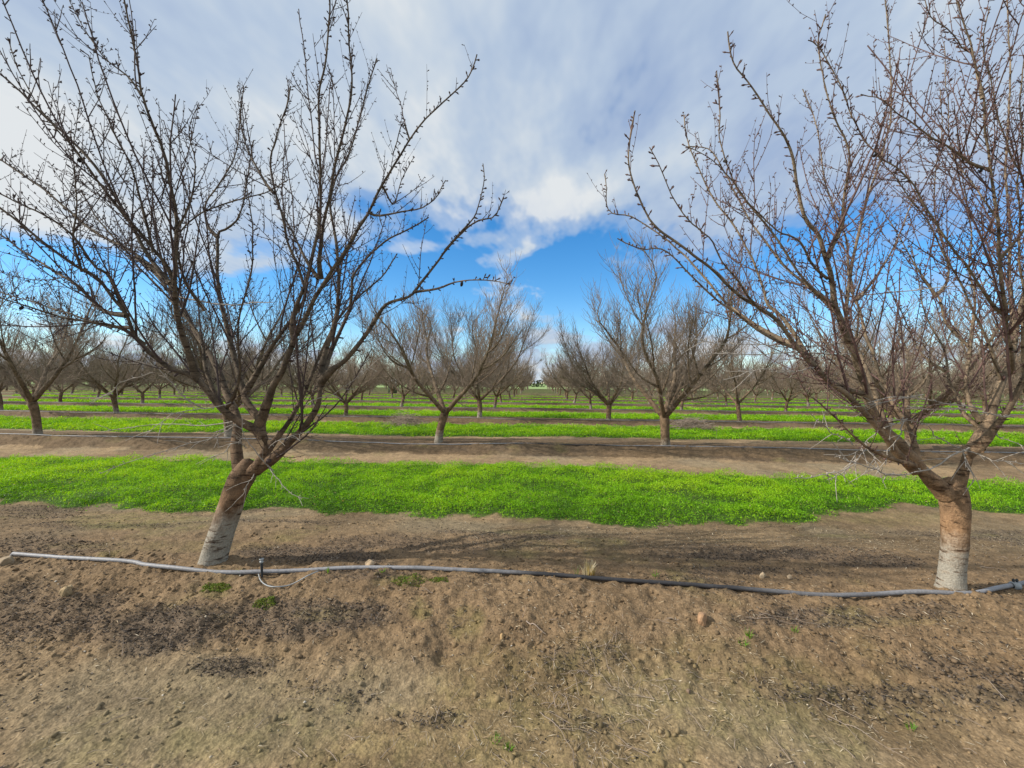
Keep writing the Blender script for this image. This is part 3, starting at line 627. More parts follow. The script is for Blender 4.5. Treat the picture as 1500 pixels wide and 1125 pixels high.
# right side scaffold
B.append(([(1395, 722, 0), (1406, 702, -.02), (1415, 680, -.04), (1420, 662, -.05), (1433, 652, -.06)], 36, 31, .0))
B.append(([(1414, 664, -.04), (1440, 648, -.10), (1460, 622, -.15), (1478, 598, -.2), (1496, 562, -.25), (1515, 525, -.3), (1550, 460, -.4), (1590, 380, -.5), (1625, 280, -.6), (1640, 180, -.7)], 26, 8, .6))
B.append(([(1430, 656, .0), (1444, 625, .06), (1455, 592, .1), (1466, 560, .14), (1478, 530, .18), (1486, 500, .2), (1492, 460, .22), (1508, 410, .25), (1530, 350, .3)], 34, 10, .5))
B.append(([(1482, 545, -.1), (1479, 510, -.22), (1474, 480, -.3), (1472, 450, -.36), (1466, 405, -.43), (1462, 360, -.49), (1460, 320, -.54), (1452, 260, -.6), (1444, 200, -.65), (1438, 140, -.7), (1425, 80, -.75), (1410, 25, -.8), (1400, -15, -.82)], 15, 6, 1.0))
B.append(([(1476, 465, -.32), (1455, 448, -.37), (1438, 425, -.42), (1420, 395, -.47), (1400, 370, -.5), (1375, 332, -.54), (1350, 295, -.57), (1338, 272, -.59), (1310, 245, -.62), (1275, 215, -.65), (1248, 170, -.68), (1232, 130, -.7), (1202, 70, -.74), (1185, 60, -.76)], 9, 4, 1.0))
B.append(([(1466, 555, .14), (1450, 510, .1), (1428, 460, .06), (1405, 410, .02), (1385, 375, -.02), (1362, 330, -.06), (1340, 300, -.1), (1310, 260, -.14), (1280, 225, -.18)], 8, 3.5))
B.append(([(1452, 250, -.6), (1420, 238, -.63), (1390, 215, -.66), (1362, 200, -.69), (1335, 180, -.72), (1312, 165, -.75), (1290, 148, -.78), (1262, 138, -.8)], 7, 4))
B.append(([(1438, 145, -.7), (1425, 80, -.6), (1410, 70, -.62), (1390, 45, -.65), (1362, 24, -.68), (1352, -10, -.7)], 6, 4))
B.append(([(1437, 618, .08), (1424, 600, .12), (1415, 572, .16), (1414, 545, .2), (1420, 522, .23), (1418, 508, .25), (1400, 490, .27), (1384, 470, .29), (1376, 440, .31), (1372, 432, .32)], 13, 8, .5))
B.append(([(1372, 432, .32), (1384, 420, .33), (1390, 400, .34), (1386, 380, .35), (1375, 340, .38), (1368, 290, .42), (1372, 240, .46), (1380, 190, .5), (1376, 130, .54)], 7, 3))
B.append(([(1372, 434, .32), (1355, 410, .34), (1335, 380, .38), (1320, 350, .42), (1300, 320, .48), (1280, 290, .55)], 6, 3))
B.append(([(1420, 520, .23), (1424, 480, .26), (1428, 430, .3), (1420, 390, .34), (1424, 340, .4), (1415, 290, .46), (1405, 220, .52), (1398, 160, .58)], 8, 3))
B.append(([(1434, 625, .1), (1410, 604, .2), (1402, 580, .28), (1392, 560, .34), (1388, 530, .4), (1380, 505, .45), (1365, 480, .5), (1352, 450, .56), (1346, 415, .62), (1335, 360, .7)], 9, 3.5, .8))
B.append(([(1388, 545, .36), (1362, 530, .42), (1345, 510, .48), (1330, 480, .55), (1318, 450, .62), (1300, 420, .7)], 6, 3))
B.append(([(1486, 500, .2), (1482, 455, .3), (1478, 400, .36), (1480, 330, .42), (1472, 262, .48), (1475, 200, .52), (1480, 130, .56), (1478, 60, .6), (1474, -10, .64)], 12, 5))
B.append(([(1500, 545, -.25), (1498, 490, -.3), (1500, 430, -.35), (1492, 380, -.4), (1496, 320, -.45), (1490, 270, -.5), (1500, 215, -.55), (1494, 150, -.6), (1502, 70, -.65)], 9, 4.5))
B.append(([(1464, 380, -.46), (1490, 350, -.5), (1515, 320, -.53), (1560, 300, -.56)], 7, 4))
B.append(([(1460, 320, -.54), (1440, 290, -.5), (1420, 262, -.46), (1402, 240, -.42), (1390, 200, -.38), (1388, 140, -.34), (1384, 60, -.3)], 5, 3))
B.append(([(1540, 470, -.35), (1510, 300, -.5), (1470, 200, -.6), (1450, 120, -.68), (1440, 60, -.75), (1450, 10, -.8)], 7, 3.5))
B_TR = [(1392, 874, 0, 52), (1393, 862, 0, 49), (1395, 835, 0, 46), (1398, 805, .0, 46), (1399, 775, .0, 48), (1399, 750, .0, 50), (1397, 730, .0, 52), (1394, 716, .0, 50), (1392, 708, .0, 34)]
B_DR = [([(1418, 655, -.12), (1395, 668, -.2), (1368, 684, -.25), (1345, 688, -.3), (1325, 696, -.34), (1300, 694, -.4)], 5), ([(1410, 660, -.14), (1418, 685, -.2), (1428, 708, -.22)], 4), ([(1412, 658, -.12), (1440, 668, -.2), (1462, 676, -.26), (1500, 680, -.3)], 3.5),
        ([(1455, 632, -.1), (1480, 645, -.2), (1520, 665, -.3)], 3), ([(1325, 615, -.1), (1318, 635, -.2), (1303, 655, -.25), (1298, 680, -.28)], 4), ([(1330, 612, -.1), (1290, 632, -.22), (1262, 655, -.3), (1225, 672, -.4)], 3),
        ([(1350, 580, -.1), (1300, 588, -.25), (1255, 595, -.35), (1215, 590, -.42)], 3), ([(1320, 695, -.34), (1285, 690, -.42), (1250, 678, -.5), (1225, 668, -.6)], 4), ([(1270, 655, -.3), (1240, 690, -.4), (1212, 700, -.48)], 3),
        ([(1405, 655, -.1), (1370, 640, -.2), (1356, 620, -.3), (1300, 615, -.4)], 3), ([(1440, 600, .0), (1400, 592, -.1), (1355, 585, -.2), (1320, 580, -.3), (1280, 590, -.4)], 3.5), ([(1490, 612, -.2), (1440, 605, -.3), (1390, 600, -.38), (1330, 600, -.45)], 4),
        ([(1268, 650, -.3), (1282, 672, -.33), (1288, 692, -.35)], 4), ([(1250, 650, -.3), (1215, 630, -.4), (1185, 605, -.5)], 3.5), ([(1190, 540, -.4), (1150, 545, -.5), (1110, 540, -.6), (1060, 555, -.7)], 3.2), ([(1260, 520, -.2), (1200, 517, -.35), (1130, 518, -.5), (1040, 515, -.65)], 4),
        ([(1250, 500, -.2), (1180, 508, -.35), (1090, 505, -.5), (1010, 497, -.6)], 3.2), ([(1250, 434, .4), (1330, 426, .3), (1400, 420, .2), (1470, 410, .1)], 3.2), ([(1160, 700, -.6), (1230, 690, -.5), (1250, 670, -.45)], 2.5), ([(1480, 600, -.2), (1520, 590, -.3)], 5)]
hero('orchard_tree', 'large bare tree at right front with thick straight reddish trunk, pale painted at its base', (1392, 872), B, B_TR, (M_BARK_R, M_BARK_R, M_TWIG_R), 9, 1.0, B_DR, [(1289, 215, 2.4), (1172, 394, 2.7), (962, 354, 2.5), (1010, 256, 2.5), (1432, 273, 2.4), (1470, 332, 2.5), (892, 309, 2.6), (1322, 370, 3)], basez=3.03)

# ------------------------------------------------------------------ orchard trees behind
def bg_tree(seed, lean, cheap=False):
    rnd = random.Random(seed); g = lambda s=1: rnd.gauss(0, s)
    tr = Tubes(); cr = Tubes()
    hf = rnd.uniform(.66, .88); top = np.array([lean[0], lean[1], hf])
    r0 = rnd.uniform(.085, .11)
    P = crom([np.array([0, 0, -.15]), np.array([0, 0, 0]), top*.5+np.array([g(.02), g(.02), 0]), top, top*1.06], 12)
    tr.tube(P, r0*np.array([1.35, 1.2, 1.08, 1.0, .96, .94, .94, .96, 1.0, 1.02, .95, .5]), 12, .1, seed)
    ns = rnd.choice([4, 4, 5]); a0 = rnd.uniform(0, 6.28); ends = []
    for i in range(ns):
        a = a0+i*6.283/ns+g(.28); out = np.array([math.cos(a), math.sin(a), 0]); side = np.array([-math.sin(a), math.cos(a), 0])
        rad = rnd.uniform(1.5, 2.15); hh = rnd.uniform(3.4, 4.15)
        pts = [top-np.array([0, 0, .06]), top+out*.16*rad+UP*.22, top+out*.5*rad+UP*.85+side*g(.06), top+out*.78*rad+UP*1.6+side*g(.1), top*np.array([.6, .6, 0])+out*1.0*rad+UP*(hh-.6)+side*g(.15), out*1.08*rad+UP*hh+side*g(.2)]
        n = 18; Q = crom(pts, n)
        for ax in range(3): Q[:, ax] += (fbm(np.linspace(0, 6, n)+i*3, np.full(n, ax*4.1+seed), 55, 3)-.5)*.14*np.linspace(0, 1, n)
        R = np.linspace(1, 0, n)**1.15*r0*rnd.uniform(.52, .64)+.0055
        tr.tube(Q, R, 8, .08, seed+i); ends.append((Q, R, out))
        for j in range(rnd.choice([5, 6, 7])):
            k = rnd.randrange(3, 12); t = nrm(Q[k+1]-Q[k]); v = nrm(perp(t, rnd, out*.5))
            L = rnd.uniform(1.2, 2.2)*(1-.035*k)
            W = shoot_path(Q[k], nrm(t*.75+v*.8), L, 9, .45, .06, rnd); r1 = R[k]*rnd.uniform(.5, .7)
            R2 = np.linspace(r1, .006, 9); tr.tube(W, R2, 6); ends.append((W, R2, out))
    for (Q, R, out) in ends:
        seg = np.linalg.norm(np.diff(Q, axis=0), axis=1); tot = seg.sum(); cum = np.concatenate([[0], np.cumsum(seg)])
        s = .35 if R[0] > .03 else .15; gap = {0: .046, 1: .062, 2: .24}[int(cheap)]
        while s < tot:
            k = min(np.searchsorted(cum, s, 'right')-1, len(seg)-1); f = (s-cum[k])/seg[k]; p = Q[k]*(1-f)+Q[k+1]*f; t = nrm(Q[k+1]-Q[k])
            if p[2] > 3.5 and rnd.random() < .3: s += gap; continue
            v = perp(t, rnd, out*.4); L = rnd.uniform(.3, 1.15)*(1-.4*s/tot)
            low = p[2] < 1.7
            d = nrm(t*.45+v*.95+(UP*-.1 if low else UP*.25))
            W = shoot_path(p, d, L, 5, .1 if low and rnd.random() < .4 else .85, .06, rnd)
            r = {0: .0052, 1: .0075, 2: .013}[int(cheap)]
            cr.tube(W, np.linspace(r, r*.45, 5), 3)
            if cheap < 2:
                for _ in range(rnd.choice([2, 3, 4]) if cheap == 0 else rnd.choice([1, 2])):
                    kk = rnd.randrange(1, 4); t2 = nrm(W[kk+1]-W[kk]); W2 = shoot_path(W[kk], nrm(t2*.7+perp(t2, rnd)*.8), rnd.uniform(.12, .5), 4, .45, .1, rnd)
                    cr.tube(W2, np.linspace(r*.75, r*.45, 4), 3)
            s += gap*rnd.uniform(.4, 1.6)
    return tr, cr
PROT = []
leans = [(.10, .0), (-.02, .02), (.16, .03), (.05, -.05), (-.10, .03), (.02, .06), (.20, 0), (-.05, -.04), (.08, .08)]
def meshof(t, name, mat):
    me = np_mesh(name, np.concatenate(t.V), np.concatenate(t.F), True); me.materials.append(mat); return me
for i, ln in enumerate(leans[:6]):
    tr, cr = bg_tree(100+i*13, ln)
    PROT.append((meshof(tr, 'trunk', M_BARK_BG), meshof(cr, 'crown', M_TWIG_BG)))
for i in range(4):
    tr, cr = bg_tree(700+i*13, leans[i], 1)
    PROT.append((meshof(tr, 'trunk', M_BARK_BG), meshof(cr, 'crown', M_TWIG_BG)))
for i in range(3):
    tr, cr = bg_tree(900+i*13, leans[i+3], 2)
    PROT.append((meshof(tr, 'trunk', M_BARK_BG), meshof(cr, 'crown', M_TWIG_BG)))
ORD = ['first', 'second', 'third', 'fourth', 'fifth', 'sixth', 'seventh', 'eighth', 'ninth', 'tenth', 'eleventh', 'twelfth', 'thirteenth', 'fourteenth', 'fifteenth', 'sixteenth', 'seventeenth', 'eighteenth', 'nineteenth', 'twentieth', 'twenty-first', 'twenty-second', 'twenty-third', 'twenty-fourth', 'twenty-fifth']
rb = random.Random(77); NT = 0
special = {(1, 0): (2, 0.0), (1, 1): (1, .4), (1, -1): (5, 2.0), (1, -2): (4, 1.0), (1, 2): (3, 1.6), (2, 1): (1, 3.0), (2, 2): (4, .0), (2, 0): (0, 1.9)}
look = {(1, 0): 'with leaning pale-based trunk', (1, 1): 'with dark trunk forking low', (1, -2): 'with dark upright trunk'}
far_trees = []
first = {}
for k in range(1, 17):
    yk = ROW0+k*ROWS
    for j in range(-40, 44):
        xk = TREE_X0+j*TREE_DX
        q = np.array([[xk, yk, 1.0]]); px, py, Z = project(q)
        m = 1.9/Z[0]*F_PX
        if px[0] < -m or px[0] > 1500+m: continue
        xx = xk+rb.gauss(0, .13); yy = yk+rb.gauss(0, .09)
        if (k, j) == (1, -2): xx += .35
        if (k, j) == (1, 2): xx += .25
        if (k, j) == (1, 1): xx = xk+.13
        if (k, j) == (1, 0): xx = xk+.08
        if k > 12: far_trees.append((xx, yy, rb.random()*6.28, rb.uniform(.9, 1.1))); continue
        vi, rz = special.get((k, j), (rb.randrange(6) if k < 3 else 6+rb.randrange(4) if k < 8 else 10+rb.randrange(3), rb.uniform(-.7, .7)+rb.choice([0, 0, 0, 3.14])))
        sc = rb.uniform(.88, 1.1) if k > 1 else rb.uniform(1.0, 1.06)
        rp = empty('orchard_tree', (xx, yy, H1(xx, yy)-.02), rz); rp.scale = (sc, sc, sc*rb.uniform(.95, 1.05))
        side = 'left' if j <= 0 else 'right'; n_ = (-j if j <= 0 else j-1)
        lab = 'bare orchard tree in the %s row, %s tree to the %s of the central alley' % (ORD[k], ORD[n_], side)
        if (k, j) in look: lab = 'second-row bare tree %s, %s %s of the alley' % (look[(k, j)], ORD[n_], side)
        tag(rp, lab, 'tree', 'orchard trees')
        tm, cm = PROT[vi]
        if vi not in first:
            a = bpy.data.objects.new('trunk', tm); c = bpy.data.objects.new('crown', cm); first[vi] = (a, c)
        else: a = first[vi][0].copy(); c = first[vi][1].copy()
        pv = {(1, 0): .10, (1, 1): .27, (1, -2): .22, (1, -1): .1, (2, 0): .12, (2, 1): .25}.get((k, j), rb.uniform(.0, .32)); a.color = (pv, pv, pv, 1)
        a.parent = rp; c.parent = rp; COL.objects.link(a); COL.objects.link(c); NT += 1
print('background trees', NT, 'far', len(far_trees))
# the last rows read as one mass
cheap = [bg_tree(500+i, leans[i], 2) for i in range(3)]
cheap = [(np.concatenate(t.V), np.concatenate(t.F), np.concatenate(c.V), np.concatenate(c.F)) for t, c in cheap]
VV = []; FF = []; nn = 0
for (x, y, a, s) in far_trees:
    t = cheap[rb.randrange(3)]
    Rm = np.array([[math.cos(a), -math.sin(a), 0], [math.sin(a), math.cos(a), 0], [0, 0, 1]])
    for v, f in ((t[0], t[1]), (t[2], t[3])):
        VV.append((v@Rm.T)*s+np.array([x, y, -.02])); FF.append(f+nn); nn += len(v)
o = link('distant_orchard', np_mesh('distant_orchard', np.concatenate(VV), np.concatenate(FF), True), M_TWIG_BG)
tag(o, 'last far rows of bare orchard trees merging into one brown mass', 'orchard', kind='stuff')

# far hedge behind the field at the end of the alley
hv = []; n = 26000
hx = RNG.uniform(-330, 330, n); hh = 2.2+2.2*fbm(hx*.05, hx*0, 600, 4); hz = FLAT+hh*RNG.random(n)**.7; hy = 190+RNG.uniform(-2.5, 2.5, n)
ex, ey, ez = rotmats(n, 1.2); s = RNG.uniform(.25, .6, n)[:, None]; P = np.stack([hx, hy, hz], 1)
V = np.stack([P-ex*s, P-ey*s*.6, P+ex*s, P+ey*s*.6], 1).reshape(-1, 3)
me = np_mesh('hedge', V, np.arange(4*n).reshape(-1, 4)); vcol(me, 'tint', np.repeat(tints(n, [(.03, .05, .018), (.045, .06, .025), (.06, .055, .035)]), 4, axis=0))
tag(link('far_hedge', me, mat_attr('hedge_leaf', .8, .2, (1, 1, 1))), 'dark low hedge line beyond the field at the alley end', 'hedge', kind='stuff')

# small white dome among the far trees
import bmesh
def lathe(prof, seg=32):
    bm = bmesh.new(); rings = []
    for (r, z) in prof:
        rings.append([bm.verts.new((r*math.cos(2*math.pi*i/seg), r*math.sin(2*math.pi*i/seg), z)) for i in range(seg)])
    for a, b in zip(rings, rings[1:]):
        for i in range(seg): bm.faces.new((a[i], a[(i+1) % seg], b[(i+1) % seg], b[i]))
    bm.faces.new(rings[-1]); bm.faces.new(list(reversed(rings[0])))
    for f in bm.faces: f.smooth = True
    me = bpy.data.meshes.new('lathe'); bm.to_mesh(me); bm.free(); return me
tp = at_depth(575, 566, 57); tk = empty('storage_tank', (tp[0], tp[1]+.0, FLAT))
tag(tk, 'small white dome-topped tank far off between the trees left of the alley', 'tank')
tk.scale = (1.4, 1.4, 1.08)
link('tank_body', lathe([(.42, -.1), (.42, 1.25), (.40, 1.3)]), mat_plain('tank_green', (.10, .13, .08), .6), tk)
link('dome', lathe([(.46, 1.29), (.47, 1.42), (.44, 1.62), (.36, 1.8), (.22, 1.93), (.06, 1.98)]), mat_plain('tank_white', (.8, .8, .78), .5, .04), tk)

# ------------------------------------------------------------------ irrigation hoses
def mat_hose():
    m, nt, b, N, L = newmat('hose')
    tc = N.new('ShaderNodeTexCoord'); sp = N.new('ShaderNodeSeparateXYZ'); L.new(tc.outputs['Object'], sp.inputs[0])
    n = nd(nt, 'ShaderNodeTexNoise', Scale=1.1, Detail=2); L.new(tc.outputs['Object'], n.inputs['Vector'])
    n2 = nd(nt, 'ShaderNodeTexNoise', Scale=60, Detail=5, Roughness=.7); L.new(tc.outputs['Object'], n2.inputs['Vector'])
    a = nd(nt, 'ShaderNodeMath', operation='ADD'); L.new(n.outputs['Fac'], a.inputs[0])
    # colour runs darker on the middle stretch, paler to either side
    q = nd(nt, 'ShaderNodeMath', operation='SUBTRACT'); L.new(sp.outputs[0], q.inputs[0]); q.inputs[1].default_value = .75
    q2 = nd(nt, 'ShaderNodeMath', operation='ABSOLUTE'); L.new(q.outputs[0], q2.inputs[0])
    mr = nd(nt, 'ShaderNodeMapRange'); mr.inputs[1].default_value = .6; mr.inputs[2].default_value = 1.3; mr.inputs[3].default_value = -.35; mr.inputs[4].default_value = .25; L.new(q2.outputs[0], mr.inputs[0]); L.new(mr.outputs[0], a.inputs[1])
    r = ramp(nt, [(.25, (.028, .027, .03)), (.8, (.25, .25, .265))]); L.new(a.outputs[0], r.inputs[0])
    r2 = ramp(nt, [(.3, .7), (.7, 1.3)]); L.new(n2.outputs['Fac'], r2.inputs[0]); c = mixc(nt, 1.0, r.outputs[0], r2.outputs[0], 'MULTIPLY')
    L.new(c, b.inputs['Base Color']); b.inputs['Roughness'].default_value = .58; return m
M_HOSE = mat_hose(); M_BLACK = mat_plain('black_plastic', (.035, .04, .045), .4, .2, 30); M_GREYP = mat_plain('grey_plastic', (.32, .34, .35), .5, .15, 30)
hp = [(16, 812), (60, 815), (100, 818), (190, 824), (215, 829), (290, 837), (335, 839), (380, 838), (450, 835), (520, 833), (600, 834), (700, 838), (800, 844), (880, 850), (960, 854), (1060, 860), (1150, 868), (1230, 873), (1330, 872), (1390, 875), (1430, 874), (1465, 864), (1500, 855), (1560, 850), (1700, 858)]
HP = np.array([at_plane(a, b, .012) for a, b in hp]); HP = np.vstack([HP[:1]+np.array([-.9, .12, -.12]), HP[:1]+np.array([-.25, .03, -.04]), HP])
HP = np.vstack([HP, [[HP[-1, 0]+3, 3.1, .012], [HP[-1, 0]+7, 3.2, .012], [HP[-1, 0]+12, 3.1, .012]]])
Q = crom(HP, 420); g = height(Q[:, 0], Q[:, 1], False); g2 = height(Q[:, 0], Q[:, 1]); g2 = np.convolve(np.pad(g2, 8, 'edge'), np.ones(17)/17, 'valid'); ins = Q[:, 0] > HP[2, 0]; Q[ins, 2] = g2[ins]+.014; Q[~ins, 2] = g2[~ins]-.03-.4*(HP[2, 0]-Q[~ins, 0])
HR = .0155
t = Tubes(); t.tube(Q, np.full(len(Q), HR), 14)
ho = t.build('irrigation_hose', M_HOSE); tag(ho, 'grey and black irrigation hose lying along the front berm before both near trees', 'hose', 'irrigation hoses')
HOSE_Q = Q
for k in range(1, 6):
    yk = ROW0+k*ROWS; xs = np.linspace(-(yk*1.3+4), yk*1.4+4, 120)
    yy = yk-.22+(fbm(xs*.3+k, xs*0+k, 620, 3)-.5)*.3; zz = height(xs, yy, False)+.014
    t = Tubes(); t.tube(np.stack([xs, yy, zz], 1), np.full(120, .013), 8)
    o = t.build('irrigation_hose', M_HOSE); tag(o, 'thin irrigation hose along the berm of the %s tree row' % ORD[k], 'hose', 'irrigation hoses')
# micro sprinkler with its feed loop
sb = at_plane(377, 848, .0); sb = np.array([sb[0], HOSE_Q[np.argmin(abs(HOSE_Q[:, 0]-sb[0])), 1]-.035, 0])
sp = empty('micro_sprinkler', sb); tag(sp, 'small dark sprinkler stake with looped thin tube beside the left tree trunk', 'sprinkler')
t = Tubes(); t.tube([(0, 0, -.08), (0, 0, .0), (-.002, 0, .05), (-.004, 0, .10)], [.006, .008, .009, .010], 8); t.build('stake', M_BLACK, sp)
t = Tubes(); t.tube([(-.004, 0, .098), (-.004, 0, .108), (-.004, 0, .112), (-.004, 0, .122), (-.004, 0, .126)], [.010, .016, .008, .008, .001], 10)
t.tube([(-.004, 0, .122), (-.004, 0, .124), (-.004, 0, .130)], [.001, .018, .014], 10); t.build('spray_head', M_GREYP, sp)
lp = [(378, 836), (381, 848), (389, 856), (402, 859), (422, 857), (438, 850), (452, 842), (466, 836)]
LQ = crom(np.array([on_ground(a, b+3)-.012*ray(a, b)+np.array([0, 0, .012]) for i, (a, b) in enumerate(lp)]), 30)
t = Tubes(); t.tube(LQ, np.full(30, .0042), 6); t.build('feed_tube', M_GREYP, sp, sb)
fb = at_plane(1487, 858, .02); fo = empty('hose_fitting', (fb[0], fb[1], .02)); tag(fo, 'pale grey clamp fitting on the hose at the right edge', 'fitting')
t = Tubes(); t.tube([(-.022, 0, 0), (-.02, 0, 0), (.02, 0, 0), (.022, 0, 0)], [.02, .029, .029, .02], 12); t.build('clamp', M_GREYP, fo)
t = Tubes()
for dx in (-.012, .012): t.tube([(dx, 0, -.05), (dx, 0, .0), (dx, 0, .045), (dx, 0, .052)], [.006, .007, .007, .004], 8)
t.tube([(-.02, 0, .04), (.02, 0, .042)], [.006, .006], 6); t.build('prong', M_BLACK, fo)

# ------------------------------------------------------------------ stones
def stone(px, py, w, h, col, label, seed, lift=0):
    rnd = random.Random(seed)
    p = on_ground(px, py+h*.4); Z = (p-CAM)@fw; r = w/2*Z/F_PX; hz = h*Z/F_PX
    bm = bmesh.new(); bmesh.ops.create_icosphere(bm, subdivisions=3, radius=1)
    ofs = [Vector((rnd.gauss(0, 1), rnd.gauss(0, 1), rnd.gauss(0, 1))).normalized() for _ in range(9)]
    for v in bm.verts:
        c = v.co.copy()
        for q in ofs:
            dd = c.dot(q)
            if dd > .62: c -= q*(dd-.62)*.85
        nse = (float(vn(c.x*3+seed, c.y*3+c.z*2, 5))-.5)*.16
        c *= 1+nse
        v.co = Vector((c.x*r, c.y*r*.8, c.z*hz*.72))
    for f in bm.faces: f.smooth = False
    me = bpy.data.meshes.new('stone'); bm.to_mesh(me); bm.free()
    o = link('stone', me, mat_plain('stone_%d' % seed, col, .85, .3, 45, .3, .004), None, (p[0], p[1], H1(p[0], p[1])+hz*.22+lift)); o.rotation_euler = (rnd.uniform(-.2, .2), rnd.uniform(-.2, .2), rnd.uniform(0, 6))
    tag(o, label, 'stone', 'stones on the soil')
stone(1028, 903, 21, 17, (.36, .22, .125), 'orange-tan stone lying on the berm face below the hose', 1)
stone(97, 867, 19, 14, (.34, .25, .14), 'brown stone on the berm face at far left below the hose', 2)
stone(103, 860, 7, 7, (.40, .30, .18), 'tiny pebble touching the brown stone at far left', 3)
stone(541, 828, 17, 11, (.38, .28, .18), 'pale tan stone right behind the hose, right of the left tree', 4)
stone(627, 812, 10, 7, (.36, .24, .14), 'small brown stone behind the hose in the middle', 5)
stone(1117, 843, 12, 9, (.38, .29, .19), 'pale stone behind the hose, left one of a pair', 6)
stone(1157, 846, 9, 6, (.36, .27, .18), 'smaller pale stone behind the hose, right one of a pair', 7)
stone(8, 820, 26, 12, (.30, .23, .15), 'flat brown stone at the left edge by the hose end', 8)
stone(735, 934, 9, 8, (.42, .28, .14), 'small tan pebble on the berm face in the middle', 9)
stone(1008, 1012, 8, 6, (.20, .14, .10), 'small dark clod on bare soil right of centre', 10)

# ------------------------------------------------------------------ tufts, weeds, moss, fallen sticks
def blades(px, py, n, hgt, spread, cols, name, label, cat, w=.0022, seed=0, curl=.5):
    rnd = random.Random(seed); p = on_ground(px, py); z = H1(p[0], p[1])
    root = (p[0], p[1], z-.004); V = []; Fs = []; C = []
    for i in range(n):
        a = rnd.uniform(0, 6.28); r = spread*rnd.random()**.6; b = np.array([r*math.cos(a), r*math.sin(a), 0]); out = np.array([math.cos(a), math.sin(a), 0])
        h = hgt*rnd.uniform(.45, 1.1); sd = np.array([-math.sin(a+.7), math.cos(a+.7), 0]); c = cols[rnd.randrange(len(cols))]; base = len(V); k = rnd.uniform(.1, 1)*curl
        for j in range(4):
            t = j/3; q = b+UP*h*t*(1-.25*k*t)+out*h*k*t*t; ww = w*(1-.8*t)*rnd.uniform(.8, 1.2); V += [q-sd*ww, q+sd*ww]; C += [c, c]
        for j in range(3): Fs.append((base+2*j, base+2*j+1, base+2*j+3, base+2*j+2))
    me = np_mesh(name, np.array(V), np.array(Fs)); vcol(me, 'tint', np.array(C)); o = link(name, me, M_LEAF, None, root); tag(o, label, cat); return o
DRY = [(.48, .42, .3), (.4, .34, .24), (.55, .5, .4)]; GRN = [(.10, .26, .02), (.16, .34, .03), (.2, .36, .05)]
blades(862, 842, 80, .11, .045, DRY, 'grass_tuft', 'dry pale grass tuft standing behind the hose in the middle', 'grass tuft', .0045, 1)
blades(845, 842, 10, .09, .01, GRN+DRY, 'grass_tuft', 'few green-yellow blades left of the dry tuft', 'grass tuft', .002, 2)
for i, (a, b, n, h, lab) in enumerate([(480, 838, 12, .05, 'green grass sprig touching the hose right of the sprinkler'), (352, 842, 14, .05, 'green grass sprig on the hose by the left trunk'), (1098, 934, 30, .05, 'small green weed on the berm face right of the orange stone'), (1088, 945, 18, .035, 'low green weed below the small green weed'), (1164, 925, 14, .035, 'tiny green weed on dark litter right of centre'), (960, 845, 8, .05, 'lone green sprig behind the hose right of the dry tuft'), (1335, 1068, 22, .03, 'tiny bright weed on bare soil at lower right'), (745, 1098, 26, .03, 'bright green seedling at the bottom centre'), (725, 1085, 20, .03, 'green seedling just above the bottom seedling'), (560, 838, 14, .03, 'short green sprig below the hose by the tan stone')]):
    blades(a, b, n, h, .022, GRN, 'weed', lab, 'weed', .003, 10+i, 1.0)
def cushion(px, py, rx, n, label, seed, col=((.13, .20, .02), (.2, .26, .03), (.08, .13, .02))):
    rnd = np.random.default_rng(seed); p = on_ground(px, py); r = rx*((p-CAM)@fw)/F_PX
    a = rnd.uniform(0, 6.28, n); q = rnd.random(n)**.5; q = q*(.7+.5*vn(np.cos(a)*2+seed, np.sin(a)*2, 3)); x = p[0]+r*q*np.cos(a); y = p[1]+r*.55*q*np.sin(a)
    z = height(x, y)+.004+.016*(1-q)*rnd.random(n); P = np.stack([x, y, z], 1)-np.array([p[0], p[1], 0])
    ex, ey, ez = rotmats(n, .6); s = rnd.uniform(.003, .008, n)[:, None]
    V = np.stack([P-ex*s, P-ey*s*.6, P+ex*s, P+ey*s*.6], 1).reshape(-1, 3)
    me = np_mesh('moss_clump', V, np.arange(4*n).reshape(-1, 4)); vcol(me, 'tint', np.repeat(np.array(col)[rnd.integers(0, 3, n)], 4, axis=0))
    tag(link('moss_clump', me, M_LEAF, None, (p[0], p[1], 0)), label, 'moss')
cushion(315, 862, 24, 900, 'bright yellow-green moss clump below the hose by the left trunk', 1)
cushion(388, 884, 18, 500, 'small moss clump on the berm face below the sprinkler', 2)
cushion(600, 850, 26, 500, 'thin moss patch just under the hose in the middle', 3)
cushion(643, 850, 14, 300, 'small round moss spot under the hose right of the thin patch', 4)
# fallen sticks
t = Tubes(); rs = random.Random(5)
def stick(px, py, L, ang, r=.0025, br=2):
    p = on_ground(px, py); d = np.array([math.cos(ang), math.sin(ang), 0]); n = 10; s = np.linspace(-L/2, L/2, n)
    P = p[None]+d[None]*s[:, None]+np.array([-d[1], d[0], 0])[None]*((fbm(s*5+px, s*0, 630, 2)-.5)*L*.16)[:, None]
    P[:, 2] = height(P[:, 0], P[:, 1])+.008+.006*np.sin(np.linspace(0, 3.14, n)); t.tube(P, np.linspace(r, r*.4, n), 5)
    for _ in range(br):
        k = rs.randrange(2, 9); a2 = ang+rs.choice([-1, 1])*rs.uniform(.4, .9); m = 5; s2 = np.linspace(0, L*.35*rs.random()+.03, m); Q = P[k][None]+np.array([math.cos(a2), math.sin(a2), 0])[None]*s2[:, None]; Q[:, 2] = height(Q[:, 0], Q[:, 1])+.012; t.tube(Q, np.linspace(r*.7, r*.3, m), 4)
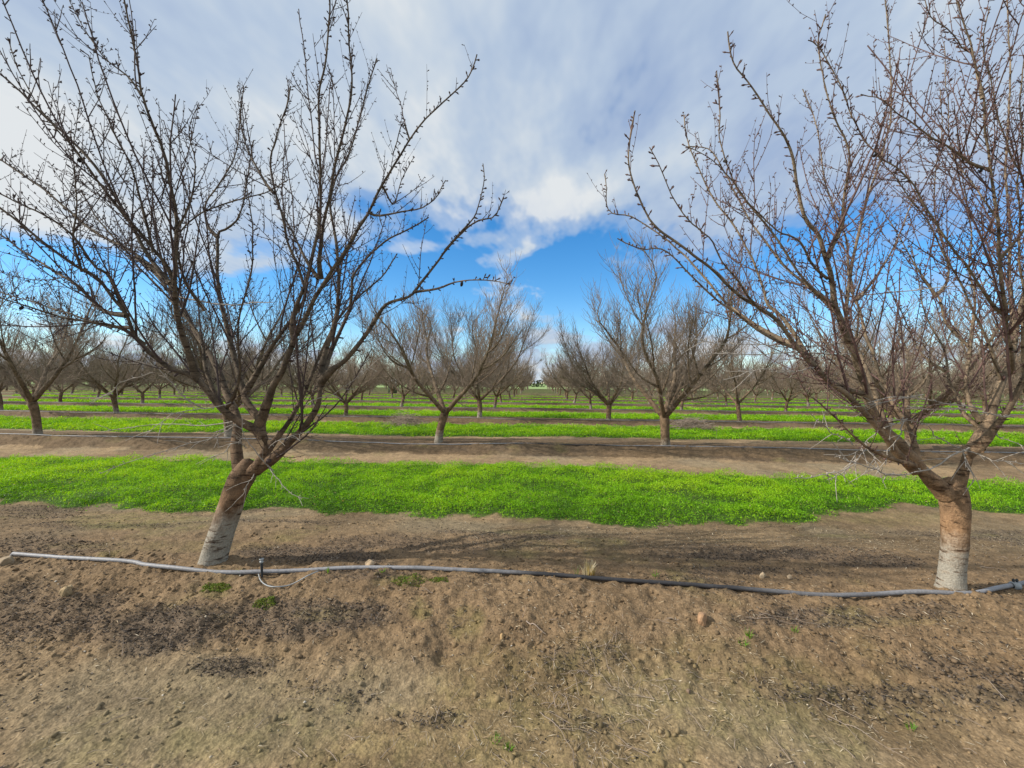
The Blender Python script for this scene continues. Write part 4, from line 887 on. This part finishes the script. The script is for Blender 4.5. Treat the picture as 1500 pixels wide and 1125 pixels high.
for _ in range(170):
    px = rs.uniform(0, 1500); py = rs.choice([rs.uniform(790, 830), rs.uniform(860, 1120), rs.uniform(860, 1120)])
    if rs.random() < .45: px = rs.gauss(880, 90); py = rs.gauss(1010, 60)
    stick(px, min(py, 1120), rs.uniform(.04, .15), rs.uniform(0, 3.14), rs.uniform(.0010, .0022), rs.choice([0, 0, 1]))
for a in [(785, 920, .14, -.5, .005, 0), (1240, 1048, .25, -.8, .0022, 1), (1270, 1080, .3, -.9, .002, 2), (1150, 905, .35, .1, .002, 3), (1130, 910, .3, -.1, .002, 3), (820, 1075, .3, -1.0, .0022, 2), (1455, 835, .16, -.3, .003, 0)]: stick(*a)
o = t.build('fallen_twigs', M_BRUSH); tag(o, 'pale fallen twigs strewn over the soil', 'twigs', kind='stuff')

# brush piles between the second and third rows
def pile(px, py, w_m, h_m, label, seed):
    rnd = random.Random(seed); p = at_plane(px, py, FLAT); z = H1(p[0], p[1]); t = Tubes()
    for i in range(260):
        a = rnd.uniform(0, 6.28); x = rnd.gauss(0, w_m*.24); y = rnd.gauss(0, .28); top = h_m*math.exp(-(x/(w_m*.36))**2)
        q = np.array([x, y, rnd.uniform(0, max(top, .04))]); d = np.array([math.cos(a)*1.3, math.sin(a)*.6, rnd.gauss(.0, .22)])
        L = rnd.uniform(.3, .95); Q = shoot_path(q-nrm(d)*L/2, d, L, 6, -.12, .12, rnd); Q[:, 2] = np.maximum(Q[:, 2], .01); t.tube(Q, np.linspace(.0065, .003, 6), 4)
    o = t.build('brush_pile', M_BRUSH); o.location = (p[0], p[1], z); tag(o, label, 'brush pile', 'piles of cut branches')
pile(592, 625, 1.7, .5, 'low pile of cut branches left of the leaning second-row tree', 3)
pile(1012, 630, 1.6, .45, 'low pile of cut branches right of the dark-trunked second-row tree', 4)

# ------------------------------------------------------------------ light and sky
SUN_EL, SUN_AZ = math.radians(33), (-.95, -.22)       # from the left, a little behind the camera
n_ = math.hypot(*SUN_AZ); sdir = Vector((SUN_AZ[0]/n_*math.cos(SUN_EL), SUN_AZ[1]/n_*math.cos(SUN_EL), math.sin(SUN_EL)))
sl = bpy.data.lights.new('sun', 'SUN'); sl.energy = 4.2; sl.angle = math.radians(.6); sl.color = (1, .93, .82)
so = bpy.data.objects.new('sun', sl); COL.objects.link(so); so.rotation_euler = sdir.to_track_quat('Z', 'Y').to_euler()
W = bpy.data.worlds.new('World'); S.world = W; W.use_nodes = True
try: W.cycles.sampling_method = 'MANUAL'; W.cycles.sample_map_resolution = 256
except Exception: pass
nt = W.node_tree; N = nt.nodes; L = nt.links; bg = N['Background']
sky = N.new('ShaderNodeTexSky'); sky.sky_type = 'NISHITA'; sky.sun_disc = False; sky.sun_elevation = SUN_EL; sky.sun_rotation = math.atan2(sdir.x, sdir.y)
sky.air_density = 1.0; sky.dust_density = .0; sky.ozone_density = 4
tc = N.new('ShaderNodeTexCoord'); sp = N.new('ShaderNodeSeparateXYZ'); L.new(tc.outputs['Generated'], sp.inputs[0])
def mth(op, a, b=None, c=None, clamp=False):
    n = N.new('ShaderNodeMath'); n.operation = op; n.use_clamp = clamp
    for i, v in enumerate((a, b, c)):
        if v is None: continue
        if isinstance(v, (int, float)): n.inputs[i].default_value = v
        else: L.new(v, n.inputs[i])
    return n.outputs[0]
zc = mth('MAXIMUM', sp.outputs[2], 0.0)
den = mth('ADD', zc, .16)
hx_ = mth('DIVIDE', sp.outputs[0], den); hy_ = mth('DIVIDE', sp.outputs[1], den)
cv = N.new('ShaderNodeCombineXYZ'); L.new(hx_, cv.inputs[0]); L.new(hy_, cv.inputs[1])
xy = mth('SQRT', mth('ADD', mth('MULTIPLY', sp.outputs[0], sp.outputs[0]), mth('MULTIPLY', sp.outputs[1], sp.outputs[1])))
el = mth('DIVIDE', sp.outputs[2], mth('MAXIMUM', sp.outputs[1], mth('MULTIPLY', xy, .3)))                 # tan of elevation
az = mth('ARCTAN2', sp.outputs[0], sp.outputs[1])                              # azimuth from the alley direction
def noise(vec, scale, detail=6, rough=.55, dist=0):
    n = N.new('ShaderNodeTexNoise'); n.noise_dimensions = '2D'; n.inputs['Scale'].default_value = scale; n.inputs['Detail'].default_value = detail; n.inputs['Roughness'].default_value = rough; n.inputs['Distortion'].default_value = dist
    L.new(vec, n.inputs['Vector']); return n.outputs['Fac']
mp = N.new('ShaderNodeMapping'); mp.inputs['Rotation'].default_value = (0, 0, .5); mp.inputs['Scale'].default_value = (1, .55, 1); mp.inputs['Location'].default_value = (3.1, 1.7, 0); L.new(cv.outputs[0], mp.inputs[0])
n1 = noise(mp.outputs[0], 1.1, 5, .58, .3); n2 = noise(mp.outputs[0], 3.4, 4, .62); n3 = noise(mp.outputs[0], .7, 1, .5)
# shape: tables of cloud cover against elevation, plus local banks
def gauss(a0, wa, e0, we, s, tilt=0):
    da = mth('SUBTRACT', az, a0)
    de = mth('SUBTRACT', mth('SUBTRACT', el, e0), mth('MULTIPLY', da, tilt))
    q = mth('ADD', mth('POWER', mth('ABSOLUTE', mth('DIVIDE', da, wa)), 2), mth('POWER', mth('ABSOLUTE', mth('DIVIDE', de, we)), 2))
    return mth('MULTIPLY', mth('EXPONENT', mth('MULTIPLY', q, -1)), s)
er = ramp(nt, [(0, .62), (.06, .58), (.12, .34), (.19, .10), (.31, .12), (.41, .58), (.50, .95), (.8, 1)]); L.new(el, er.inputs[0])
cov = mth('MULTIPLY', er.outputs[0], 1.12)
for g_ in [(.14, .22, .47, .07, .40, .45), (.28, .14, .31, .06, .28, .2), (-.06, .10, .32, .03, .25, -.1), (.62, .2, .36, .08, .25, 0), (-.9, .35, .36, .10, .28, 0), (.62, .18, .62, .12, -.15, 0),
           (.09, .13, .27, .09, -.22, 0), (-.02, .09, .315, .018, .35, .25), (.03, .06, .11, .02, .45, 0), (.62, .3, .22, .04, .3, .2), (-.5, .5, .30, .02, .25, .1), (-.45, .35, .22, .05, -.1, 0), (-.75, .25, .26, .05, .2, 0), (-.9, .3, .20, .04, -.1, 0), (-.45, .22, .36, .06, .35, 0), (-.55, .4, .18, .05, .2, 0)]:
    cov = mth('ADD', cov, gauss(*g_))
cv2 = N.new('ShaderNodeCombineXYZ'); L.new(az, cv2.inputs[0]); L.new(mth('MULTIPLY', el, 2.2), cv2.inputs[1]); n4 = noise(cv2.outputs[0], 6, 4, .6)
lowb = mth('SUBTRACT', 1, mth('MULTIPLY', el, 5), clamp=True)
nz = mth('ADD', mth('MULTIPLY', mth('SUBTRACT', n1, .5), 1.9), mth('MULTIPLY', mth('SUBTRACT', n2, .5), .8))
nz = mth('ADD', nz, mth('MULTIPLY', mth('MULTIPLY', mth('SUBTRACT', n4, .5), 3.2), lowb))
dn = mth('ADD', cov, nz)
cr_ = ramp(nt, [(.30, 0), (.50, .45), (.72, .92), (1, 1)]); cr_.color_ramp.interpolation = 'EASE'; L.new(dn, cr_.inputs[0])
# cloud tone: pale where thin or toward the sun, blue-grey where thick
thick = mth('ADD', mth('MULTIPLY', mth('SUBTRACT', n3, .5), 2.2), mth('ADD', mth('MULTIPLY', mth('SUBTRACT', n1, .5), 1.3), mth('MULTIPLY', mth('SUBTRACT', n2, .5), 1.5)))
sunv = N.new('ShaderNodeVectorMath'); sunv.operation = 'DOT_PRODUCT'; L.new(tc.outputs['Generated'], sunv.inputs[0]); sunv.inputs[1].default_value = sdir
tone = mth('ADD', mth('ADD', thick, .50), mth('MULTIPLY', mth('SUBTRACT', sunv.outputs['Value'], .1), .55))
tone = mth('ADD', tone, gauss(.13, .22, .47, .07, .6, .45)); tone = mth('ADD', tone, gauss(.1, .5, .02, .07, .4)); tone = mth('ADD', tone, gauss(-.75, .35, .62, .2, .35))
tone = mth('ADD', tone, gauss(-.08, .5, .85, .35, -.5))
ct = ramp(nt, [(0, (.44, .56, .78)), (.4, (.56, .68, .85)), (.75, (.70, .79, .89)), (1.0, (.88, .92, .95))]); L.new(tone, ct.inputs[0])
hs = N.new('ShaderNodeHueSaturation'); hs.inputs['Saturation'].default_value = 1.3; hs.inputs['Value'].default_value = 1.45; L.new(sky.outputs[0], hs.inputs['Color'])
SKY = .10
cs = N.new('ShaderNodeVectorMath'); cs.operation = 'SCALE'; cs.inputs['Scale'].default_value = .69/SKY; L.new(ct.outputs[0], cs.inputs[0])
fin = mixc(nt, cr_.outputs[0], hs.outputs[0], cs.outputs[0])
L.new(fin, bg.inputs['Color']); bg.inputs['Strength'].default_value = SKY

S.view_settings.view_transform = 'Standard'; S.view_settings.look = 'None'; S.view_settings.gamma = 1; S.view_settings.exposure = 0.33
S.render.resolution_x = 1024; S.render.resolution_y = 768
